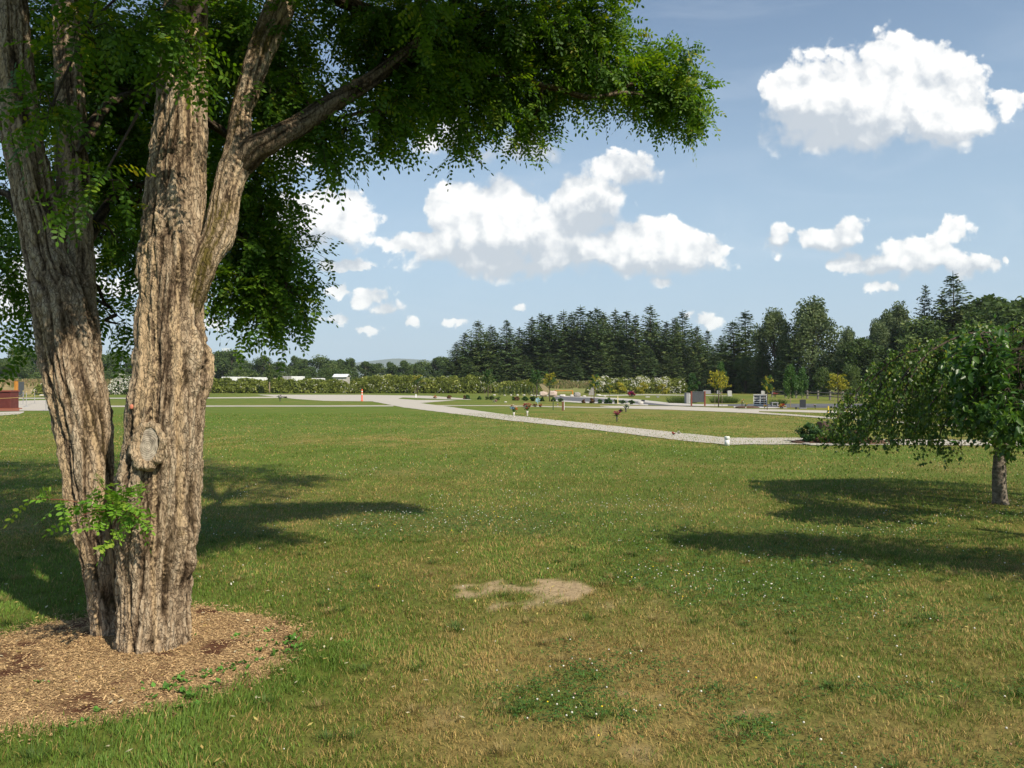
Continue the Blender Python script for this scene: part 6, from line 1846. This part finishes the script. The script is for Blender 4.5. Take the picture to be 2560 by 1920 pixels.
bouquet(1205, 878.5, 8, 6, ['white', 'salmon'], 'white and pink flowers left of the brown marker post', 'vase_pale', seed=6, n=8)
bouquet(1332.6, 911, 23, 14, ['pink', 'salmon', 'magenta', 'pink'], 'vase of pink flowers with green leaves on the right lawn', 'vase', seed=7, n=18)
bouquet(1352, 890, 18, 16, ['white', 'white', 'cream'], 'white roses on thin stems over a dark pot', 'vase', seed=8, n=9)
bouquet(1342, 889.5, 5, 10, ['darkred', 'purple'], 'low dark flowers left of the white roses', 'vase', low=True, kind='flower_pot', seed=9)
bouquet(1454, 940, 7, 9, ['red', 'darkred', 'red'], 'low red flowers lying by the near path', 'vase', low=True, kind='flower_pot', seed=10, n=10)
bouquet(1466, 938, 7, 8, ['white', 'white', 'cream'], 'low white flowers right of the red ones by the near path', 'vase_pale', low=True, kind='flower_pot', seed=11, n=10)
bouquet(1069, 869, 6.5, 9, ['white', 'pink', 'cream'], 'pale pink and white flowers on the middle lawn', 'vase_pale', low=True, kind='flower_pot', seed=12)
bouquet(940, 860.7, 6.5, 9, ['orange', 'salmon', 'cream'], 'orange flowers on the strip right of the white marker', 'vase', low=True, kind='flower_pot', seed=13)
bouquet(1364, 856.5, 11, 17, ['magenta', 'pink', 'purple', 'magenta', 'red'], 'big heap of magenta and purple flowers by the far footpath', 'vase', low=True, kind='flower_pot', seed=14, n=26)
bouquet(1690, 882, 10, 14, ['red', 'white', 'yellow', 'salmon'], 'red white and yellow bouquet right of the stone bench', 'vase_pale', low=True, kind='flower_pot', seed=15, n=20)
bouquet(1674.5, 858, 9, 11, ['salmon', 'pink'], 'pink flowers on the far lawn at the fence end', 'vase', seed=16, n=12)
bouquet(1761, 883.5, 10, 8, ['white', 'pink'], 'small plant with a white flower right of the black headstone', 'vase', seed=17, n=6)
bouquet(1603, 879, 16, 9, ['orange', 'cream'], 'orange and cream lilies left of the columbarium', 'vase', seed=18, n=7)
bouquet(1611, 884.5, 14, 7, ['yellow', 'cream'], 'white vase of yellow flowers left of the columbarium', 'vase_pale', seed=19, n=8)
bouquet(1652, 884, 10, 7, ['yellow', 'yellow', 'orange'], 'yellow flowers under the golden sapling by the columbarium', 'vase', seed=20, n=10)
d = gd(878.5); t = thing('pinwheel', 'pale blue pinwheel on a stick between red flower mounds', 'pinwheel', gx(1162, d))
hp = px2m(14, d)
MB().tube([(0, 0, 0), (0, 0, hp)], .012, 6).obj('stick', M['white_paint'], t)
pw = MB()
for k in range(6):
    a = k * 1.047; u = np.array([math.cos(a), 0, math.sin(a)]); v = np.array([-math.sin(a), 0, math.cos(a)])
    p = np.array([0, -.02, hp]); pw.add([p, p + u * .2 + v * .03, p + u * .16 + v * .13 + np.array([0, -.04, 0])], [(0, 1, 2)])
pw.obj('vanes', FLOW['blue'], t)

# grey notice board, cabinet
d = gd(877); t = thing('notice_board', 'dark grey notice board on two red brown posts', 'notice board', gx(1508, d))
w = px2m(29, d); hz = px2m(32, d)
for s in (-1, 1): MB().box((s * w / 2, 0, hz / 2), (.115, .115, hz), 0, .01).obj('post', M['brown_paint'], t)
MB().box((0, 0, hz * .60), (w - .125, .05, hz * .70), 0, .01).obj('board', M['slate'], t)
MB().box((0, 0, hz * .965), (w - .125, .08, .05), 0, .01).obj('top_rail', M['slate'], t)
d = gd(871.5); t = thing('stone_cabinet', 'grey upright stone cabinet with white side left of the notice board', 'cabinet', gx(1484, d), .35)
hz = px2m(22, d); w = px2m(8, d)
MB().box((0, 0, hz / 2), (w, .35, hz), 0, .02).obj('body', M['granite_grey'], t); MB().box((w / 2 + .03, 0, hz / 2), (.05, .37, hz * .98), 0, .01).obj('side', M['white_paint'], t); MB().box((0, 0, hz + .02), (w * 1.1, .4, .05), 0, .01).obj('cap', M['granite_grey'], t)
# columbarium
d = gd(878); W = px2m(26.5, d); hz = px2m(24.5, d)
t = thing('columbarium', 'grey granite columbarium with rows of dark niches', 'columbarium', gx(1642, d), -.33)
MB().box((0, .28, hz / 2), (W, .60, hz - .02), 0, .01).obj('body', M['granite_grey'], t)
MB().box((0, .26, hz + .03), (W * 1.06, .72, .07), 0, .015).obj('cap', M['granite_pale'], t)
MB().box((0, .26, .04), (W * 1.05, .70, .09), 0, .01).obj('plinth', M['granite_pale'], t)
fr = MB()
for k in range(5): fr.box((0, -.035, hz * (.16 + .195 * k)), (W * .98, .05, .04))
for x in (-.49, 0, .49): fr.box((x * W, -.038, hz * .56), (.045, .055, hz * .84))
fr.obj('frame', M['white_paint'], t)
for r_ in range(4):
    for c_ in (-1, 1):
        MB().box((c_ * W * .245, -.024, hz * (.2575 + .195 * r_)), (W * .44, .02, hz * .15)).obj('niche_door', M['niche_door'], t)
d = gd(877.5); t = thing('stone_bench', 'small grey stone bench right of the columbarium', 'bench', gx(1673, d))
MB().box((0, 0, .30), (px2m(15, d), .3, .07), 0, .01).obj('seat', M['granite_grey'], t)
for s in (-1, 1): MB().box((s * px2m(5.6, d), 0, .135), (.09, .26, .26), 0, .01).obj('leg', M['granite_grey'], t)
# planted bed by the columbarium
o = MB().rock((0, 0, -.06), (px2m(52, gd(881)), .9, .22), 4, .12, 24, 6).obj('planting_bed', M['soil'], None, True); o.location = [float(v) for v in gx(1614, gd(881))]; structure(o)

def headstone(x, y, wpx, hpx, mat, lab, thick=.16, arch=.0, base=True, rz=0):
    d = gd(y); w = px2m(wpx, d); h_ = px2m(hpx, d)
    t = thing('headstone', lab, 'headstone', gx(x, d), rz, 'headstones on the lawns')
    b0 = h_ * .12 if base else 0
    prof = [(-w / 2, b0), (w / 2, b0), (w / 2, h_ * (1 - arch))]
    for k in range(1, 8):
        a = math.pi * k / 8
        if arch: prof.append((w / 2 * math.cos(a), h_ * (1 - arch) + h_ * arch * math.sin(a)))
    prof.append((-w / 2, h_ * (1 - arch)))
    n = len(prof)
    MB().add([(px, -thick / 2, pz) for px, pz in prof] + [(px, thick / 2, pz) for px, pz in prof], [tuple(range(n)), tuple(range(2 * n - 1, n - 1, -1))] + [(i, n + i, n + (i + 1) % n, (i + 1) % n) for i in range(n)]).obj('stone', M[mat], t)
    if base: MB().box((0, 0, b0 / 2), (w * 1.22, thick * 1.9, b0), 0, .01).obj('base', M['granite_grey' if mat != 'granite_pale' else 'granite_pale'], t)
headstone(1734, 883, 12, 20, 'granite_dark', 'glossy black upright headstone beside the road', .2, .0, True, -.25)
headstone(1527, 850.8, 16, 8, 'granite_grey', 'wide low grey headstone in the conifer shade', .3, 0)
headstone(1552, 851, 7, 8, 'granite_grey', 'small grey headstone behind the golden sapling stem', .2, .15)
headstone(1576, 856, 9, 12.5, 'granite_pale', 'pale upright headstone on the far lawn', .18, .08)
headstone(1648, 856, 7.5, 12, 'granite_pale', 'pale headstone showing above the columbarium', .18, .05)
headstone(1481, 858.5, 5, 7, 'granite_pale', 'small pale headstone left of the grey cabinet', .2, .1)
headstone(1399, 858.4, 9, 2.4, 'granite_pale', 'low flat pale headstone beyond the road, left one', .3, 0, False)
headstone(1421, 858.6, 5, 3, 'granite_grey', 'low dark flat headstone beyond the road, right one', .3, 0, False)
headstone(1389, 868, 7, 4.5, 'granite_dark', 'low black headstone at the road edge below the magenta flowers', .2, 0, True)
headstone(1719.5, 883.5, 3.5, 4.5, 'granite_dark', 'tiny black stone left of the black headstone', .12, 0, False)
# dark stone under the birch, planted bed with edging
d = gd(948); t = thing('memorial_stone', 'dark brown memorial stone half hidden behind the birch leaves', 'headstone', gx(1779, d), .55)
MB().box((0, 0, .26), (.40, .20, .56), 0, .015).obj('stone', M['brown_stone'], t); MB().box((.0, .0, .03), (.6, .32, .08), 0, .01).obj('base', M['granite_grey'], t)
d = gd(957); o = MB().rock((0, 0, -.07), (2.9, 1.2, .2), 7, .12, 30, 7).obj('planting_bed', M['soil'], None, True); o.location = [float(v) for v in gx(1822, d)]; structure(o)
bs = proto('bedding_shrub', decid_builder(91, .55, .75, 'maple_leaf', 12, 90, .045, .08, 0, 'far_trunk', .02))
br_ = proto('bedding_plant', decid_builder(92, .28, .5, 'red_leaf', 12, 80, .035, .05, 0, 'far_trunk', .015))
for x, y, s, lab in ((1748, 955, 1.0, 'green leafy shrub at the left end of the stone edged bed'), (1762, 958, .8, 'green shrub beside the dark memorial stone'), (1840, 955, .9, 'green shrub in the bed under the birch strands')):
    place(bs, gx(x, gd(y)), RNG.random() * 6, (s, s, s), lab, 'shrub', 'shrubs in the stone edged bed')
for i, x in enumerate((1772, 1784, 1795, 1806, 1818, 1829, 1842, 1858)):
    place(br_, gx(x, gd(958 + (i % 2) * 1.2)), RNG.random() * 6, (RNG.uniform(.85, 1.15),) * 3, f'reddish low plant in the stone edged bed, {ORD[i]} from the left', 'plant', 'reddish plants in the stone edged bed')
for i in range(11):
    x = 1742 + i * 12.5; d = gd(962.5 - (1.5 if i == 0 else 0))
    mb = MB(); mb.rock((0, 0, 0), (RNG.uniform(.16, .27), .13, RNG.uniform(.05, .09)), 40 + i, .25)
    o = mb.obj('edging_stone', M['edging' if i % 4 else 'rock_grey']); o.location = [float(v) for v in gx(x, d)]
    tag(o, f'pale edging stone of the planted bed, {ORD[i]} from the left', 'stone', 'edging stones of the bed')

# split rail fence on the right
def fence():
    xs = [1668, 1697, 1720, 1744, 1767, 1793, 1820, 1850, 1890]; ys = [857.6, 858.6, 859.6, 860.8, 862.3, 864.2, 866.2, 868.2, 870.5]
    P = [gnd(x, y) for x, y in zip(xs, ys)]
    t = thing('rail_fence', 'weathered grey split rail fence before the right hand trees', 'fence', P[0])
    hz = 1.0
    for p in P: MB().box(tuple(p - P[0] + np.array([0, 0, hz / 2])), (.2, .2, hz * 1.12), 0, .02).obj('post', M['weathered_wood'], t)
    for z in (.42, .86):
        for a, b in zip(P[:-1], P[1:]):
            o = MB().tube([a - P[0] + np.array([0, .0, z]), (a + b) / 2 - P[0] + np.array([0, 0, z - .02]), b - P[0] + np.array([0, 0, z])], .065, 6).obj('rail', M['weathered_wood'], t)
fence()

# ------------------------------------------------------------------ summer haze over the plain
def haze():
    o = MB().add([(x, y, z) for z in (-8, 460) for y in (-60, 8200) for x in (-9500, 9500)], [(0, 2, 3, 1), (4, 5, 7, 6), (0, 1, 5, 4), (2, 6, 7, 3), (0, 4, 6, 2), (1, 3, 7, 5)])
    m = bpy.data.materials.new('haze'); m.use_nodes = True
    nt = m.node_tree; nt.nodes.clear()
    out = nt.nodes.new('ShaderNodeOutputMaterial'); v = nt.nodes.new('ShaderNodeVolumePrincipled')
    v.inputs['Color'].default_value = (.80, .88, .97, 1)
    v.inputs['Density'].default_value = .00009
    v.inputs['Anisotropy'].default_value = 0.0
    nt.links.new(v.outputs[0], out.inputs['Volume'])
    ob = o.obj('haze', m)
    ob['kind'] = 'stuff'; ob['label'] = 'thin summer haze over the far plain'
haze()
